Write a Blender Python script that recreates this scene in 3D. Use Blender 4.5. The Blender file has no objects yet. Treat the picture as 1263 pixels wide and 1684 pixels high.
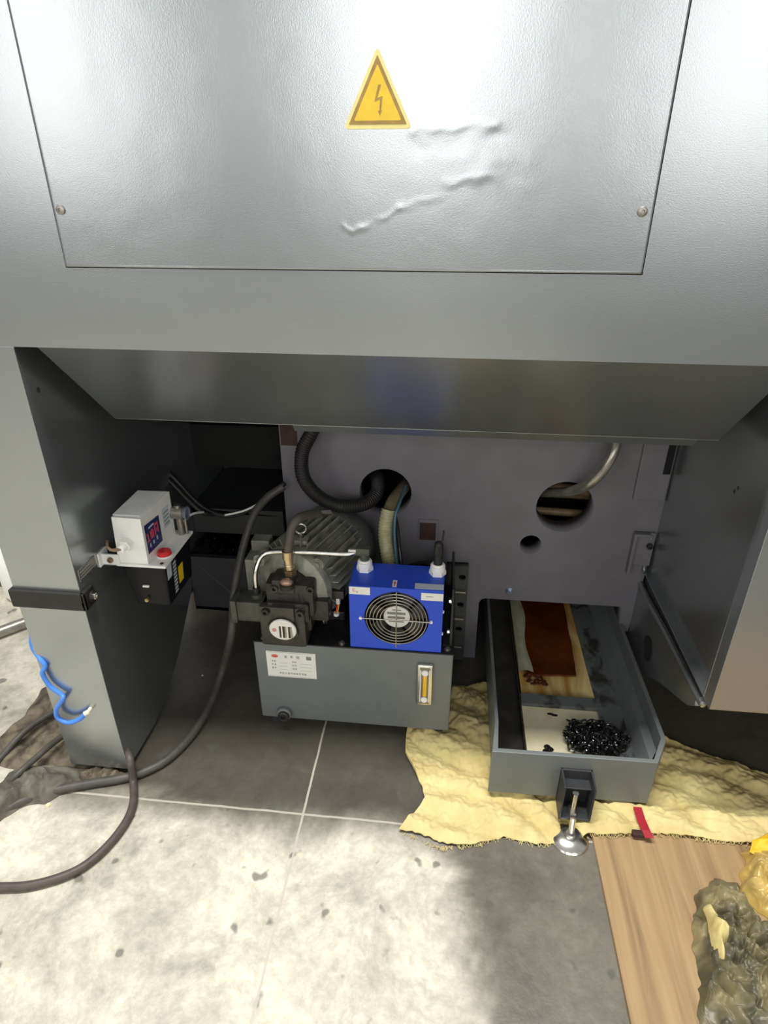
import bpy, bmesh, math, random
from mathutils import Vector, Matrix, noise
import numpy as np
R = math.radians
PI = math.pi
S = bpy.context.scene
C = S.collection
random.seed(7)

# ------------------------------------------------------------------ camera
FPX, W, HH, CAMH = 1028.0, 1263, 1684, 1.40
PITCH, YAW = R(27.58), R(6.06)
fw = Vector((-math.sin(YAW)*math.cos(PITCH), math.cos(YAW)*math.cos(PITCH), -math.sin(PITCH)))
rt = Vector((math.cos(YAW), math.sin(YAW), 0))
up = rt.cross(fw)
CAM = Vector((0, 0, CAMH))
cd = bpy.data.cameras.new('camera')
cam = bpy.data.objects.new('camera', cd)
C.objects.link(cam)
cd.sensor_fit = 'VERTICAL'
cd.sensor_height = 36.0
cd.lens = FPX/HH*36.0
cd.clip_start = 0.02
m = Matrix((rt, up, -fw)).transposed().to_4x4()
m.translation = CAM
cam.matrix_world = m
S.camera = cam

def at(px, py, x=None, y=None, z=None):
    """point of the place seen at that photo pixel, on the plane x=, y= or z="""
    d = fw + rt*((px-W/2)/FPX) + up*((HH/2-py)/FPX)
    if y is not None: k = y/d.y
    elif z is not None: k = (z-CAMH)/d.z
    else: k = x/d.x
    return CAM + d*k

# ------------------------------------------------------------------ world, lights, exposure
wd = bpy.data.worlds.new('world'); S.world = wd; wd.use_nodes = True
bg = wd.node_tree.nodes['Background']
bg.inputs[0].default_value = (1, .99, .97, 1)
bg.inputs[1].default_value = 0.31
S.view_settings.view_transform = 'Standard'
S.view_settings.look = 'None'
S.view_settings.gamma = 1.0
S.view_settings.use_curve_mapping = False
S.view_settings.exposure = 0.28

def area(name, loc, target, sx, sy, power, col=(1, .98, .94)):
    l = bpy.data.lights.new(name, 'AREA'); l.shape = 'RECTANGLE'; l.size = sx; l.size_y = sy
    l.energy = power; l.color = col
    o = bpy.data.objects.new(name, l); C.objects.link(o); o.location = loc
    o.rotation_euler = (Vector(target)-Vector(loc)).to_track_quat('-Z', 'Y').to_euler()
    return o
# strip lamps under the hall roof, just behind and in front of the machine's front plane
area('hall_lamp', (-0.55, 0.62, 4.8), (-0.55, 0.62, 0), 2.8, 0.5, 235)
# hall windows far behind the viewer: three bays with piers between
for wx, ww, pw in ((-4.3, 1.8, 38), (-0.40, 2.0, 44), (2.85, 2.2, 42)):
    area('hall_window', (wx, -5.2, 2.75), (wx*.6, 1.1, 1.3), ww, 2.7, pw*1.25, (1, .99, .96))

# ------------------------------------------------------------------ materials
MATS = {}
def newmat(name):
    m = bpy.data.materials.new(name); m.use_nodes = True
    MATS[name] = m
    return m, m.node_tree.nodes, m.node_tree.links, m.node_tree.nodes['Principled BSDF']
def mat(name, col, rough=.5, metal=0.0, var=.08, scale=30, bump=0.0, bscale=200, coat=0.0, trans=0.0, ior=1.45, sheen=0, emis=None):
    m, n, l, p = newmat(name)
    p.inputs['Roughness'].default_value = rough
    p.inputs['Metallic'].default_value = metal
    p.inputs['Coat Weight'].default_value = coat
    p.inputs['Transmission Weight'].default_value = trans
    p.inputs['IOR'].default_value = ior
    tc = n.new('ShaderNodeTexCoord')
    nz = n.new('ShaderNodeTexNoise'); nz.inputs['Scale'].default_value = scale; nz.inputs['Detail'].default_value = 5
    l.new(tc.outputs['Object'], nz.inputs['Vector'])
    cr = n.new('ShaderNodeValToRGB')
    c = Vector(col)
    cr.color_ramp.elements[0].position = .3; cr.color_ramp.elements[1].position = .7
    cr.color_ramp.elements[0].color = (*(c*(1-var)), 1)
    cr.color_ramp.elements[1].color = (*[min(1, v) for v in c*(1+var)], 1)
    l.new(nz.outputs['Fac'], cr.inputs[0]); l.new(cr.outputs[0], p.inputs['Base Color'])
    if bump:
        b2 = n.new('ShaderNodeTexNoise'); b2.inputs['Scale'].default_value = bscale; b2.inputs['Detail'].default_value = 3
        l.new(tc.outputs['Object'], b2.inputs['Vector'])
        bp = n.new('ShaderNodeBump'); bp.inputs['Strength'].default_value = bump; bp.inputs['Distance'].default_value = .002
        l.new(b2.outputs['Fac'], bp.inputs['Height']); l.new(bp.outputs[0], p.inputs['Normal'])
    return m
PAINT = mat('grey_machine_paint', (.40, .425, .435), .25, .84, .03, 6, .06, 500)
PAINT_SIDE = PAINT
BED = mat('bed_casting_paint', (.16, .153, .17), .55, .0, .08, 14, .15, 260)
TANKP = mat('tank_paint', (.17, .187, .185), .42, .1, .06, 12, .08, 500)
DARKP = mat('dark_grey_paint', (.035, .037, .040), .45, 0, .15, 14, .2, 120)
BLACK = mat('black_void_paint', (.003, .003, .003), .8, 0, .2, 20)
RUBBER = mat('black_rubber', (.018, .017, .016), .5, 0, .25, 40, .2, 200)
HOSEG = mat('grey_cable_sheath', (.075, .068, .060), .5, 0, .2, 40, .2, 200)
CABLE = mat('cable_black', (.02, .02, .02), .35, 0, .2, 60)
STEEL = mat('bright_steel', (.75, .73, .68), .22, 1.0, .08, 60)
DSTEEL = mat('dull_steel', (.36, .34, .31), .4, .9, .15, 60, .2, 200)
IRON = mat('oily_cast_iron', (.040, .037, .033), .38, .25, .35, 40, .5, 120)
MOTOR = mat('motor_grey_green', (.30, .30, .25), .45, .2, .35, 25, .4, 120)
BRASS = mat('plated_fitting', (.62, .50, .30), .28, .9, .15, 60)
WHITE = mat('white_plastic', (.93, .93, .90), .4, 0, .03, 40)
LUBW = mat('light_grey_cast', (.86, .86, .84), .45, 0, .05, 30, .2, 300)
BLUE = mat('cooler_blue', (.018, .075, .62), .35, 0, .08, 10, .1, 200)
HUBW = mat('hub_label', (.72, .72, .70), .35, .2, .05, 60)
GRIL = mat('grille_wire', (.45, .42, .36), .25, .9, .1, 60)
RESV = mat('black_reservoir', (.006, .006, .008), .22, 0, .1, 20, ior=1.3)
RED = mat('red_plastic', (.72, .03, .035), .3, 0, .06, 40)
REDCLOTH = mat('red_ribbon', (.34, .008, .02), .6, 0, .12, 60)
YEL = mat('yellow_label', (.80, .58, .01), .45, 0, .05, 40)
NAVY = mat('navy_label', (.012, .035, .14), .35, 0, .08, 40)
PALEB = mat('pale_label', (.55, .62, .70), .4, 0, .05, 40)
LABELW = mat('label_white', (.82, .82, .76), .4, 0, .03, 40)
PRINTG = mat('grey_print', (.22, .22, .20), .5, 0, .05, 40)
PRINTR = mat('red_print', (.70, .12, .10), .5, 0, .05, 40)
PINK = mat('pink_red_print', (.85, .10, .14), .5, 0, .05, 40)
STKB = mat('sticker_pale_border', (.90, .80, .32), .5, 0, .04, 80)
STKY = mat('sticker_yellow', (.88, .60, .04), .45, 0, .06, 60)
STKK = mat('sticker_brown_print', (.40, .25, .07), .5, 0, .15, 60)
AIRB = mat('blue_air_hose', (.07, .25, .80), .35, 0, .06, 60)
GLASSY = mat('gauge_oil', (.90, .55, .02), .15, 0, .06, 60, coat=.6)
PRIMER = mat('dark_red_primer', (.045, .020, .015), .7, 0, .3, 40)
TRAYIN = mat('tray_dark_inside', (.055, .052, .043), .35, 0, .35, 18, .3, 90)
WRAP = mat('yellowed_clear_hose', (.44, .42, .24), .32, 0, .12, 60, coat=.3)
OLIVE = mat('olive_hose', (.15, .125, .075), .4, 0, .2, 60)
CLEAR = mat('grey_metal_hose', (.33, .31, .27), .22, .7, .2, 40)
BROWNH = mat('brown_pipe', (.22, .15, .09), .5, .1, .25, 40)
CHIPS = mat('oily_black_chips', (.012, .012, .012), .10, .3, .5, 60, coat=.8)

def oil_mat():
    m, n, l, p = newmat('amber_oil')
    tc = n.new('ShaderNodeTexCoord')
    nz = n.new('ShaderNodeTexNoise'); nz.inputs['Scale'].default_value = 9; nz.inputs['Detail'].default_value = 3
    l.new(tc.outputs['Object'], nz.inputs['Vector'])
    cr = n.new('ShaderNodeValToRGB')
    cr.color_ramp.elements[0].color = (.075, .016, .003, 1); cr.color_ramp.elements[0].position = .35
    cr.color_ramp.elements[1].color = (.16, .042, .006, 1); cr.color_ramp.elements[1].position = .75
    l.new(nz.outputs['Fac'], cr.inputs[0]); l.new(cr.outputs[0], p.inputs['Base Color'])
    p.inputs['Roughness'].default_value = .06; p.inputs['Coat Weight'].default_value = .5
    bp = n.new('ShaderNodeBump'); bp.inputs['Strength'].default_value = .25; bp.inputs['Distance'].default_value = .01
    l.new(nz.outputs['Fac'], bp.inputs['Height']); l.new(bp.outputs[0], p.inputs['Normal'])
    return m
OIL = oil_mat()

def stain_mat(name, c0, c1, scale, rough, pos=(.45, .62), bump=.2, stretch=(1, 1, 1)):
    m, n, l, p = newmat(name)
    tc = n.new('ShaderNodeTexCoord')
    mp = n.new('ShaderNodeMapping'); mp.inputs['Scale'].default_value = stretch
    l.new(tc.outputs['Object'], mp.inputs['Vector'])
    nz = n.new('ShaderNodeTexNoise'); nz.inputs['Scale'].default_value = scale; nz.inputs['Detail'].default_value = 6
    nz.inputs['Distortion'].default_value = .6
    l.new(mp.outputs[0], nz.inputs['Vector'])
    cr = n.new('ShaderNodeValToRGB')
    cr.color_ramp.elements[0].color = (*c0, 1); cr.color_ramp.elements[0].position = pos[0]
    cr.color_ramp.elements[1].color = (*c1, 1); cr.color_ramp.elements[1].position = pos[1]
    l.new(nz.outputs['Fac'], cr.inputs[0]); l.new(cr.outputs[0], p.inputs['Base Color'])
    p.inputs['Roughness'].default_value = rough
    bp = n.new('ShaderNodeBump'); bp.inputs['Strength'].default_value = bump; bp.inputs['Distance'].default_value = .004
    l.new(nz.outputs['Fac'], bp.inputs['Height']); l.new(bp.outputs[0], p.inputs['Normal'])
    return m
CREAM = stain_mat('oily_cream_sheet', (.78, .66, .38), (.95, .88, .62), 14, .25, (.2, .5))
AMBERED = stain_mat('amber_stained_sheet', (.50, .25, .045), (.92, .74, .32), 7, .14, (.35, .62), .3, (2.2, .5, 1))
LEDGE = stain_mat('oily_grey_ledge', (.045, .046, .042), (.15, .165, .16), 20, .22, (.40, .52), .2, (1, .6, 1))
CLOTH = stain_mat('tan_yellow_cloth', (.52, .42, .16), (.76, .64, .31), 9, .9, (.3, .7), .25)
RAGD = stain_mat('greenish_oily_bag', (.07, .068, .040), (.33, .28, .14), 11, .42, (.38, .68), .4)
RAGY = stain_mat('amber_crumpled_bag', (.34, .24, .08), (.72, .50, .13), 9, .3, (.3, .65), .4)
RAGYY = stain_mat('bright_yellow_cloth', (.75, .40, .01), (.92, .60, .03), 12, .6, (.3, .6), .3)
RAGG = stain_mat('dirty_grey_rag', (.055, .050, .040), (.24, .22, .18), 13, .85, (.35, .7), .5)
RUBBLE = stain_mat('brown_dirt', (.05, .04, .028), (.22, .185, .13), 22, .95, (.35, .65), .8)

def wood_mat():
    m, n, l, p = newmat('plywood')
    tc = n.new('ShaderNodeTexCoord')
    mp = n.new('ShaderNodeMapping'); mp.inputs['Scale'].default_value = (1, .05, 1); mp.inputs['Rotation'].default_value = (0, 0, R(-3))
    l.new(tc.outputs['Object'], mp.inputs['Vector'])
    nz = n.new('ShaderNodeTexNoise'); nz.inputs['Scale'].default_value = 46; nz.inputs['Detail'].default_value = 9; nz.inputs['Distortion'].default_value = .5
    l.new(mp.outputs[0], nz.inputs['Vector'])
    cr = n.new('ShaderNodeValToRGB')
    e = cr.color_ramp.elements
    e[0].color = (.20, .125, .060, 1); e[0].position = .22
    e[1].color = (.50, .35, .185, 1); e[1].position = .80
    k = e.new(.48); k.color = (.36, .235, .115, 1)
    l.new(nz.outputs['Fac'], cr.inputs[0]); l.new(cr.outputs[0], p.inputs['Base Color'])
    p.inputs['Roughness'].default_value = .6
    return m
WOOD = wood_mat()

def floor_mat():
    m, n, l, p = newmat('concrete_floor')
    def N(t): return n.new(t)
    tc = N('ShaderNodeTexCoord')
    sep = N('ShaderNodeSeparateXYZ'); l.new(tc.outputs['Object'], sep.inputs[0])
    def noise_(sc, det=6, dist=0, rough=.6):
        z = N('ShaderNodeTexNoise'); z.inputs['Scale'].default_value = sc; z.inputs['Detail'].default_value = det
        z.inputs['Distortion'].default_value = dist; z.inputs['Roughness'].default_value = rough
        l.new(tc.outputs['Object'], z.inputs['Vector']); return z.outputs['Fac']
    def math_(op, a, b=None):
        z = N('ShaderNodeMath'); z.operation = op
        for i, v in enumerate((a, b)):
            if v is None: continue
            if isinstance(v, (int, float)): z.inputs[i].default_value = v
            else: l.new(v, z.inputs[i])
        return z.outputs[0]
    def ramp(v, a, b, ca=(0, 0, 0, 1), cb=(1, 1, 1, 1)):
        z = N('ShaderNodeValToRGB'); z.color_ramp.elements[0].position = a; z.color_ramp.elements[1].position = b
        z.color_ramp.elements[0].color = ca; z.color_ramp.elements[1].color = cb
        l.new(v, z.inputs[0]); return z.outputs[0]
    def mix(f, a, b):
        z = N('ShaderNodeMix'); z.data_type = 'RGBA'
        if isinstance(f, (int, float)): z.inputs[0].default_value = f
        else: l.new(f, z.inputs[0])
        for i, v in ((6, a), (7, b)):
            if isinstance(v, tuple): z.inputs[i].default_value = v
            else: l.new(v, z.inputs[i])
        return z.outputs[2]
    base = ramp(noise_(4.2, 12, .35, .72), .36, .60, (.36, .345, .285, 1), (.76, .72, .60, 1))
    fine = ramp(noise_(38, 10, .4, .75), .40, .60, (.80, .80, .78, 1), (1, 1, 1, 1))
    mm = N('ShaderNodeMix'); mm.data_type = 'RGBA'; mm.blend_type = 'MULTIPLY'; mm.inputs[0].default_value = 1
    l.new(base, mm.inputs[6]); l.new(fine, mm.inputs[7]); col = mm.outputs[2]
    # dark floor under the machine: oily concrete plus the machine's shade painted in
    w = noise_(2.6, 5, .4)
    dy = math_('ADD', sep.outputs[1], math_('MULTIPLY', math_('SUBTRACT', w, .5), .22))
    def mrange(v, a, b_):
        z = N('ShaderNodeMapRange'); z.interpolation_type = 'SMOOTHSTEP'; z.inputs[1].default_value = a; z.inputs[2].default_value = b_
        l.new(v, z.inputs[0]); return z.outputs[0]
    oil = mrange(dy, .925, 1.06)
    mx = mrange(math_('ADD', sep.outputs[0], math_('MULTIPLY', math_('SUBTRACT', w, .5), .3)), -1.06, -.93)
    side = math_('MULTIPLY', mrange(math_('ADD', math_('ADD', sep.outputs[0], math_('MULTIPLY', sep.outputs[1], .22)), math_('MULTIPLY', math_('SUBTRACT', w, .5), .35)), .20, .30), .86)  # floor also darker to the right of a slanted, uneven edge
    floor_dark = math_('MULTIPLY', math_('MAXIMUM', math_('MULTIPLY', oil, mx), side), .92)
    col = mix(floor_dark, col, (.050, .043, .034, 1))
    spots = ramp(noise_(17, 2, 0, .4), .675, .72)
    col = mix(math_('MULTIPLY', spots, .75), col, (.10, .10, .085, 1))
    # saw cuts, filled pale
    wob = math_('MULTIPLY', math_('SUBTRACT', noise_(9, 3), .5), .006)
    a = math_('ABSOLUTE', math_('ADD', math_('SUBTRACT', sep.outputs[0], -.312), wob))
    b = math_('ABSOLUTE', math_('ADD', math_('SUBTRACT', sep.outputs[1], 1.013), wob))
    cut = math_('LESS_THAN', math_('MINIMUM', a, b), .0028)
    col = mix(math_('MULTIPLY', cut, .85), col, (.50, .47, .40, 1))
    l.new(col, p.inputs['Base Color'])
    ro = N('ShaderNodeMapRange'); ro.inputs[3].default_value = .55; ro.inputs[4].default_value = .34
    l.new(floor_dark, ro.inputs[0]); l.new(ro.outputs[0], p.inputs['Roughness'])
    bp = N('ShaderNodeBump'); bp.inputs['Strength'].default_value = .3; bp.inputs['Distance'].default_value = .004
    l.new(noise_(40, 5), bp.inputs['Height']); l.new(bp.outputs[0], p.inputs['Normal'])
    return m
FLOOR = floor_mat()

# ------------------------------------------------------------------ mesh helpers
def V(*a): return Vector(a)
class MB:
    def __init__(s): s.bm = bmesh.new()
    def _take(s, verts, faces, mi=0, mtx=None):
        vs = [s.bm.verts.new(mtx @ Vector(v) if mtx else Vector(v)) for v in verts]
        for f in faces:
            try:
                k = s.bm.faces.new([vs[i] for i in f]); k.material_index = mi
            except ValueError: pass
        return vs
    def hexa(s, p, mi=0):            # 8 corners: bottom loop 4, top loop 4
        return s._take(p, [(3,2,1,0),(4,5,6,7),(0,1,5,4),(1,2,6,5),(2,3,7,6),(3,0,4,7)], mi)
    def box(s, x0, x1, y0, y1, z0, z1, mi=0, mtx=None):
        return s._take([(x0,y0,z0),(x1,y0,z0),(x1,y1,z0),(x0,y1,z0),(x0,y0,z1),(x1,y0,z1),(x1,y1,z1),(x0,y1,z1)],
                [(3,2,1,0),(4,5,6,7),(0,1,5,4),(1,2,6,5),(2,3,7,6),(3,0,4,7)], mi, mtx)
    def rbox(s, x0, x1, y0, y1, z0, z1, r, mi=0, seg=2):   # bevelled box
        b = bmesh.new()
        bmesh.ops.create_cube(b, size=1)
        bmesh.ops.scale(b, vec=(x1-x0, y1-y0, z1-z0), verts=b.verts)
        bmesh.ops.translate(b, vec=((x0+x1)/2, (y0+y1)/2, (z0+z1)/2), verts=b.verts)
        bmesh.ops.bevel(b, geom=list(b.edges), offset=r, segments=seg, affect='EDGES', profile=.6)
        b.verts.index_update()
        s._take([v.co.copy() for v in b.verts], [[v.index for v in f.verts] for f in b.faces], mi); b.free()
    def prism(s, poly, axis, a, b, mi=0):     # poly in the two other axes
        def mk(u, v, w):
            return {'x': (w, u, v), 'y': (u, w, v), 'z': (u, v, w)}[axis]
        n = len(poly)
        vs = [mk(u, v, a) for u, v in poly] + [mk(u, v, b) for u, v in poly]
        fs = [tuple(range(n-1, -1, -1)), tuple(range(n, 2*n))] + [(i, (i+1) % n, n+(i+1) % n, n+i) for i in range(n)]
        return s._take(vs, fs, mi)
    def cyl(s, p0, p1, r0, r1=None, seg=24, mi=0, caps=True):
        r1 = r0 if r1 is None else r1
        p0, p1 = Vector(p0), Vector(p1); q = (p1-p0).normalized().to_track_quat('Z', 'Y')
        vs = []
        for p, r in ((p0, r0), (p1, r1)):
            for i in range(seg):
                a = 2*PI*i/seg; vs.append(p + q @ Vector((r*math.cos(a), r*math.sin(a), 0)))
        fs = [(i, (i+1) % seg, seg+(i+1) % seg, seg+i) for i in range(seg)]
        if caps: fs += [tuple(range(seg-1, -1, -1)), tuple(range(seg, 2*seg))]
        s._take(vs, fs, mi)
    def lathe(s, prof, o, axis=(0, 0, 1), seg=32, mi=0):   # prof: (radius, height) list
        o = Vector(o); q = Vector(axis).normalized().to_track_quat('Z', 'Y')
        vs = []; fs = []
        for r, h in prof:
            for i in range(seg):
                a = 2*PI*i/seg; vs.append(o + q @ Vector((max(r, 1e-5)*math.cos(a), max(r, 1e-5)*math.sin(a), h)))
        for k in range(len(prof)-1):
            for i in range(seg):
                fs.append((k*seg+i, k*seg+(i+1) % seg, (k+1)*seg+(i+1) % seg, (k+1)*seg+i))
        s._take(vs, fs, mi)
    def torus(s, o, axis, Rr, r, seg=48, rs=8, mi=0, a0=0, a1=2*PI):
        o = Vector(o); q = Vector(axis).normalized().to_track_quat('Z', 'Y')
        full = abs(a1-a0-2*PI) < 1e-6; n = seg if full else seg+1
        vs = []; fs = []
        for i in range(n):
            a = a0+(a1-a0)*i/seg
            for j in range(rs):
                b = 2*PI*j/rs; vs.append(o + q @ Vector(((Rr+r*math.cos(b))*math.cos(a), (Rr+r*math.cos(b))*math.sin(a), r*math.sin(b))))
        for i in range(seg if full else seg):
            for j in range(rs):
                i2 = (i+1) % n if full else i+1
                fs.append((i*rs+j, i2*rs+j, i2*rs+(j+1) % rs, i*rs+(j+1) % rs))
        s._take(vs, fs, mi)
    def tube(s, pts, r, seg=12, sub=10, mi=0, corr=0, pitch=.008, rend=None):
        pts = [Vector(p) for p in pts]
        # Catmull-Rom
        P = [pts[0]*2-pts[1]] + pts + [pts[-1]*2-pts[-2]]
        path = []
        for i in range(1, len(P)-2):
            for k in range(sub):
                t = k/sub
                a, b, c, d = P[i-1], P[i], P[i+1], P[i+2]
                path.append(.5*((2*b)+(c-a)*t+(2*a-5*b+4*c-d)*t*t+(3*b-a-3*c+d)*t**3))
        path.append(pts[-1])
        if corr:                      # resample finely for corrugation
            L = [0]
            for i in range(1, len(path)): L.append(L[-1]+(path[i]-path[i-1]).length)
            n = int(L[-1]/(pitch/4)); out = []; j = 0
            for k in range(n+1):
                t = L[-1]*k/n
                while j < len(L)-2 and L[j+1] < t: j += 1
                f = (t-L[j])/max(1e-9, L[j+1]-L[j]); out.append(path[j].lerp(path[j+1], min(1, f)))
            path = out
        n = len(path); vs = []; fs = []
        nrm = None
        for i, p in enumerate(path):
            t = (path[min(i+1, n-1)]-path[max(i-1, 0)]).normalized()
            if nrm is None: nrm = t.orthogonal().normalized()
            nrm = (nrm - t*nrm.dot(t)).normalized(); bn = t.cross(nrm)
            rr = r if rend is None else r+(rend-r)*i/(n-1)
            if corr: rr = rr*(1+corr*(1 if i % 4 < 2 else -1))
            for j in range(seg):
                a = 2*PI*j/seg; vs.append(p+(nrm*math.cos(a)+bn*math.sin(a))*rr)
        for i in range(n-1):
            for j in range(seg):
                fs.append((i*seg+j, i*seg+(j+1) % seg, (i+1)*seg+(j+1) % seg, (i+1)*seg+j))
        fs += [tuple(range(seg-1, -1, -1)), tuple(range((n-1)*seg, n*seg))]
        s._take(vs, fs, mi)
    def sphere(s, o, r, seg=16, mi=0, sc=(1, 1, 1)):
        prof = []
        o = Vector(o); vs = []; fs = []
        for k in range(seg//2+1):
            a = PI*k/(seg//2)
            for i in range(seg):
                b = 2*PI*i/seg
                vs.append(o+Vector((r*sc[0]*math.sin(a)*math.cos(b), r*sc[1]*math.sin(a)*math.sin(b), r*sc[2]*math.cos(a))))
        for k in range(seg//2):
            for i in range(seg):
                fs.append((k*seg+i, k*seg+(i+1) % seg, (k+1)*seg+(i+1) % seg, (k+1)*seg+i))
        s._take(vs, fs, mi)
    def build(s, name, mats, parent=None, smooth=False, bevel=0, bseg=2, weld=True, recalc=True):
        if not isinstance(mats, (list, tuple)): mats = [mats]
        if weld: bmesh.ops.remove_doubles(s.bm, verts=s.bm.verts, dist=1e-5)
        if recalc: bmesh.ops.recalc_face_normals(s.bm, faces=s.bm.faces)
        off = Vector((0, 0, 0))
        p = parent
        while p is not None: off += p.location; p = p.parent
        bmesh.ops.translate(s.bm, vec=-off, verts=s.bm.verts)
        me = bpy.data.meshes.new(name); s.bm.to_mesh(me); s.bm.free()
        for mm in mats: me.materials.append(mm)
        o = bpy.data.objects.new(name, me); C.objects.link(o)
        if parent is not None: o.parent = parent
        if smooth:
            for f in me.polygons: f.use_smooth = True
            md = o.modifiers.new('edge', 'EDGE_SPLIT'); md.split_angle = R(38)
        if bevel:
            md = o.modifiers.new('bevel', 'BEVEL'); md.width = bevel; md.segments = bseg; md.limit_method = 'ANGLE'; md.angle_limit = R(40)
        return o
def recenter(o):
    """top-level mesh: put its origin at its base"""
    vs = [v.co for v in o.data.vertices]
    c = Vector((sum(v.x for v in vs)/len(vs), sum(v.y for v in vs)/len(vs), min(v.z for v in vs)))
    o.data.transform(Matrix.Translation(-c)); o.location = o.location + c
    return o
def tag(o, label, cat, group=None, kind=None):
    o['label'] = label; o['category'] = cat
    if group: o['group'] = group
    if kind: o['kind'] = kind
    return o
def thing(name, loc, label, cat, group=None):
    o = bpy.data.objects.new(name, None); C.objects.link(o); o.location = loc; o.empty_display_size = .05
    return tag(o, label, cat, group)
def part(fn, name, mats, parent, **k):
    b = MB(); fn(b); return b.build(name, mats, parent, **k)
def holed_plate(name, outer, holes, mats, parent, plane='xz', level=0.0, thick=.02, seg=48):
    """plate with true round/polygon holes; outer [(u,v)], holes [(u,v,r) or list]"""
    cu = bpy.data.curves.new(name, 'CURVE'); cu.dimensions = '2D'; cu.fill_mode = 'BOTH'; cu.extrude = thick/2
    def add(poly):
        sp = cu.splines.new('POLY'); sp.points.add(len(poly)-1)
        for i, (u, v) in enumerate(poly): sp.points[i].co = (u, v, 0, 1)
        sp.use_cyclic_u = True
    add(outer)
    for h in holes:
        add([(h[0]+h[2]*math.cos(2*PI*i/seg), h[1]+h[2]*math.sin(2*PI*i/seg)) for i in range(seg)] if isinstance(h, tuple) else h)
    tmp = bpy.data.objects.new('tmp', cu); C.objects.link(tmp)
    dg = bpy.context.evaluated_depsgraph_get(); dg.update()
    me = bpy.data.meshes.new_from_object(tmp.evaluated_get(dg))
    bpy.data.objects.remove(tmp)
    b = MB(); b.bm.from_mesh(me)
    for v in b.bm.verts:
        u, w, t = v.co
        v.co = (u, level+thick/2-t, w) if plane == 'xz' else ((level+t, u, w) if plane == 'yz' else (u, w, level+t))
    for f in b.bm.faces: f.material_index = 0
    return b.build(name, mats, parent)
def text_mesh(mb, txt, size, o, ux, uy, mi=0, depth=.0003, align='CENTER'):
    cu = bpy.data.curves.new('t', 'FONT'); cu.body = txt; cu.size = size; cu.align_x = align; cu.align_y = 'CENTER'; cu.extrude = depth
    cu.resolution_u = 3
    tmp = bpy.data.objects.new('tmp', cu); C.objects.link(tmp)
    dg = bpy.context.evaluated_depsgraph_get(); dg.update()
    me = bpy.data.meshes.new_from_object(tmp.evaluated_get(dg)); bpy.data.objects.remove(tmp)
    ux, uy, o = Vector(ux), Vector(uy), Vector(o); n = ux.cross(uy)
    vs = [o+ux*v.co.x+uy*v.co.y+n*v.co.z for v in me.vertices]
    mb._take(vs, [tuple(p.vertices) for p in me.polygons], mi)
def hexbolt(b, o, axis, r, h, mi=0):
    b.cyl(o, Vector(o)+Vector(axis)*h, r, seg=6, mi=mi)
    b.cyl(Vector(o)-Vector(axis)*.0005, Vector(o)+Vector(axis)*h*.25, r*1.35, seg=20, mi=mi)
def capbolt(b, o, axis, r, h, mi=0):     # socket head cap screw
    a = Vector(axis)
    b.lathe([(0, 0), (r, 0), (r, h*.85), (r*.88, h), (r*.5, h), (r*.5, h*.5), (0, h*.5)], o, a, 20, mi)

# ------------------------------------------------------------------ STRUCTURE: floor
b = MB()
b._take([(-9, -9, 0), (9, -9, 0), (9, 9, 0), (-9, 9, 0)], [(0, 1, 2, 3)])
b.box(-9, 9, -9, 9, -.1, -.0001)
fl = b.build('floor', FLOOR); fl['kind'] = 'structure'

# ------------------------------------------------------------------ machine enclosure
Y0 = 1.082
enc = thing('machine_enclosure', (-.18, 1.3, 0), 'large grey sheet metal machine tool enclosure filling the top of the view', 'machine')
PX0, PX1, PZ0, PZ1 = -.665, .2945, 1.275, 2.06
holed_plate('front_frame', [(-.96, 1.137), (1.9, 1.137), (1.9, 2.35), (-.96, 2.35)],
            [[(PX0, PZ0), (PX1, PZ0), (PX1, PZ1), (PX0, PZ1)]], PAINT, enc, 'xz', Y0, .003)
part(lambda b: b.box(PX0-.02, PX1+.02, Y0+.016, Y0+.018, PZ0-.02, PZ1+.02), 'panel_backing', BLACK, enc)
# access panel: a slightly dented sheet
def dent(x, z):
    h = 0
    wv = .006*noise.noise(Vector((x*40, z*40, 3))); z += wv
    brk_ = max(.15, .6+1.3*noise.noise(Vector((x*30, z*30, 8))))
    def ridge(x0, z0, x1, z1, w, a):
        d = Vector((x1-x0, z1-z0)); L = d.length; t = ((x-x0)*d.x+(z-z0)*d.y)/L/L
        t = max(0, min(1, t)); q = math.hypot(x-(x0+d.x*t), z-(z0+d.y*t))
        return a*.30*brk_*math.exp(-(q/w)**2)
    h += ridge(-.165, 1.334, -.09, 1.368, .0045, .0014)
    h += ridge(-.09, 1.368, -.02, 1.388, .006, .0010)
    h += ridge(-.02, 1.402, .06, 1.412, .007, .0012)
    h += ridge(-.07, 1.470, .05, 1.480, .007, .0013)
    h += ridge(-.06, 1.452, .07, 1.462, .012, -.0012)
    h += ridge(-.055, 1.322, -.048, 1.314, .004, .0016)
    h += ridge(.02, 1.43, .09, 1.42, .03, .0012)
    h += .0009*noise.noise(Vector((x*3.2, z*3.2, 1)))+.00012*noise.noise(Vector((x*22, z*22, 5)))
    h += ridge(-.18, 1.345, -.165, 1.334, .003, .001)
    return h
b = MB()
g = .0018
nx, nz = 300, 170
xs = [PX0+g+(PX1-PX0-2*g)*i/nx for i in range(nx+1)]
zs = [PZ0+g+(1.66-PZ0-g)*j/nz for j in range(nz+1)] + [PZ1-g]
vs = [(x, Y0-.0015-(dent(x, z) if 0 < i < nx and j > 0 else 0), z) for j, z in enumerate(zs) for i, x in enumerate(xs)]
n1 = nx+1
b._take(vs, [(j*n1+i, j*n1+i+1, (j+1)*n1+i+1, (j+1)*n1+i) for j in range(nz+1) for i in range(nx)])
panel = b.build('access_panel', PAINT, enc, smooth=False, weld=False, recalc=False)
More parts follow.
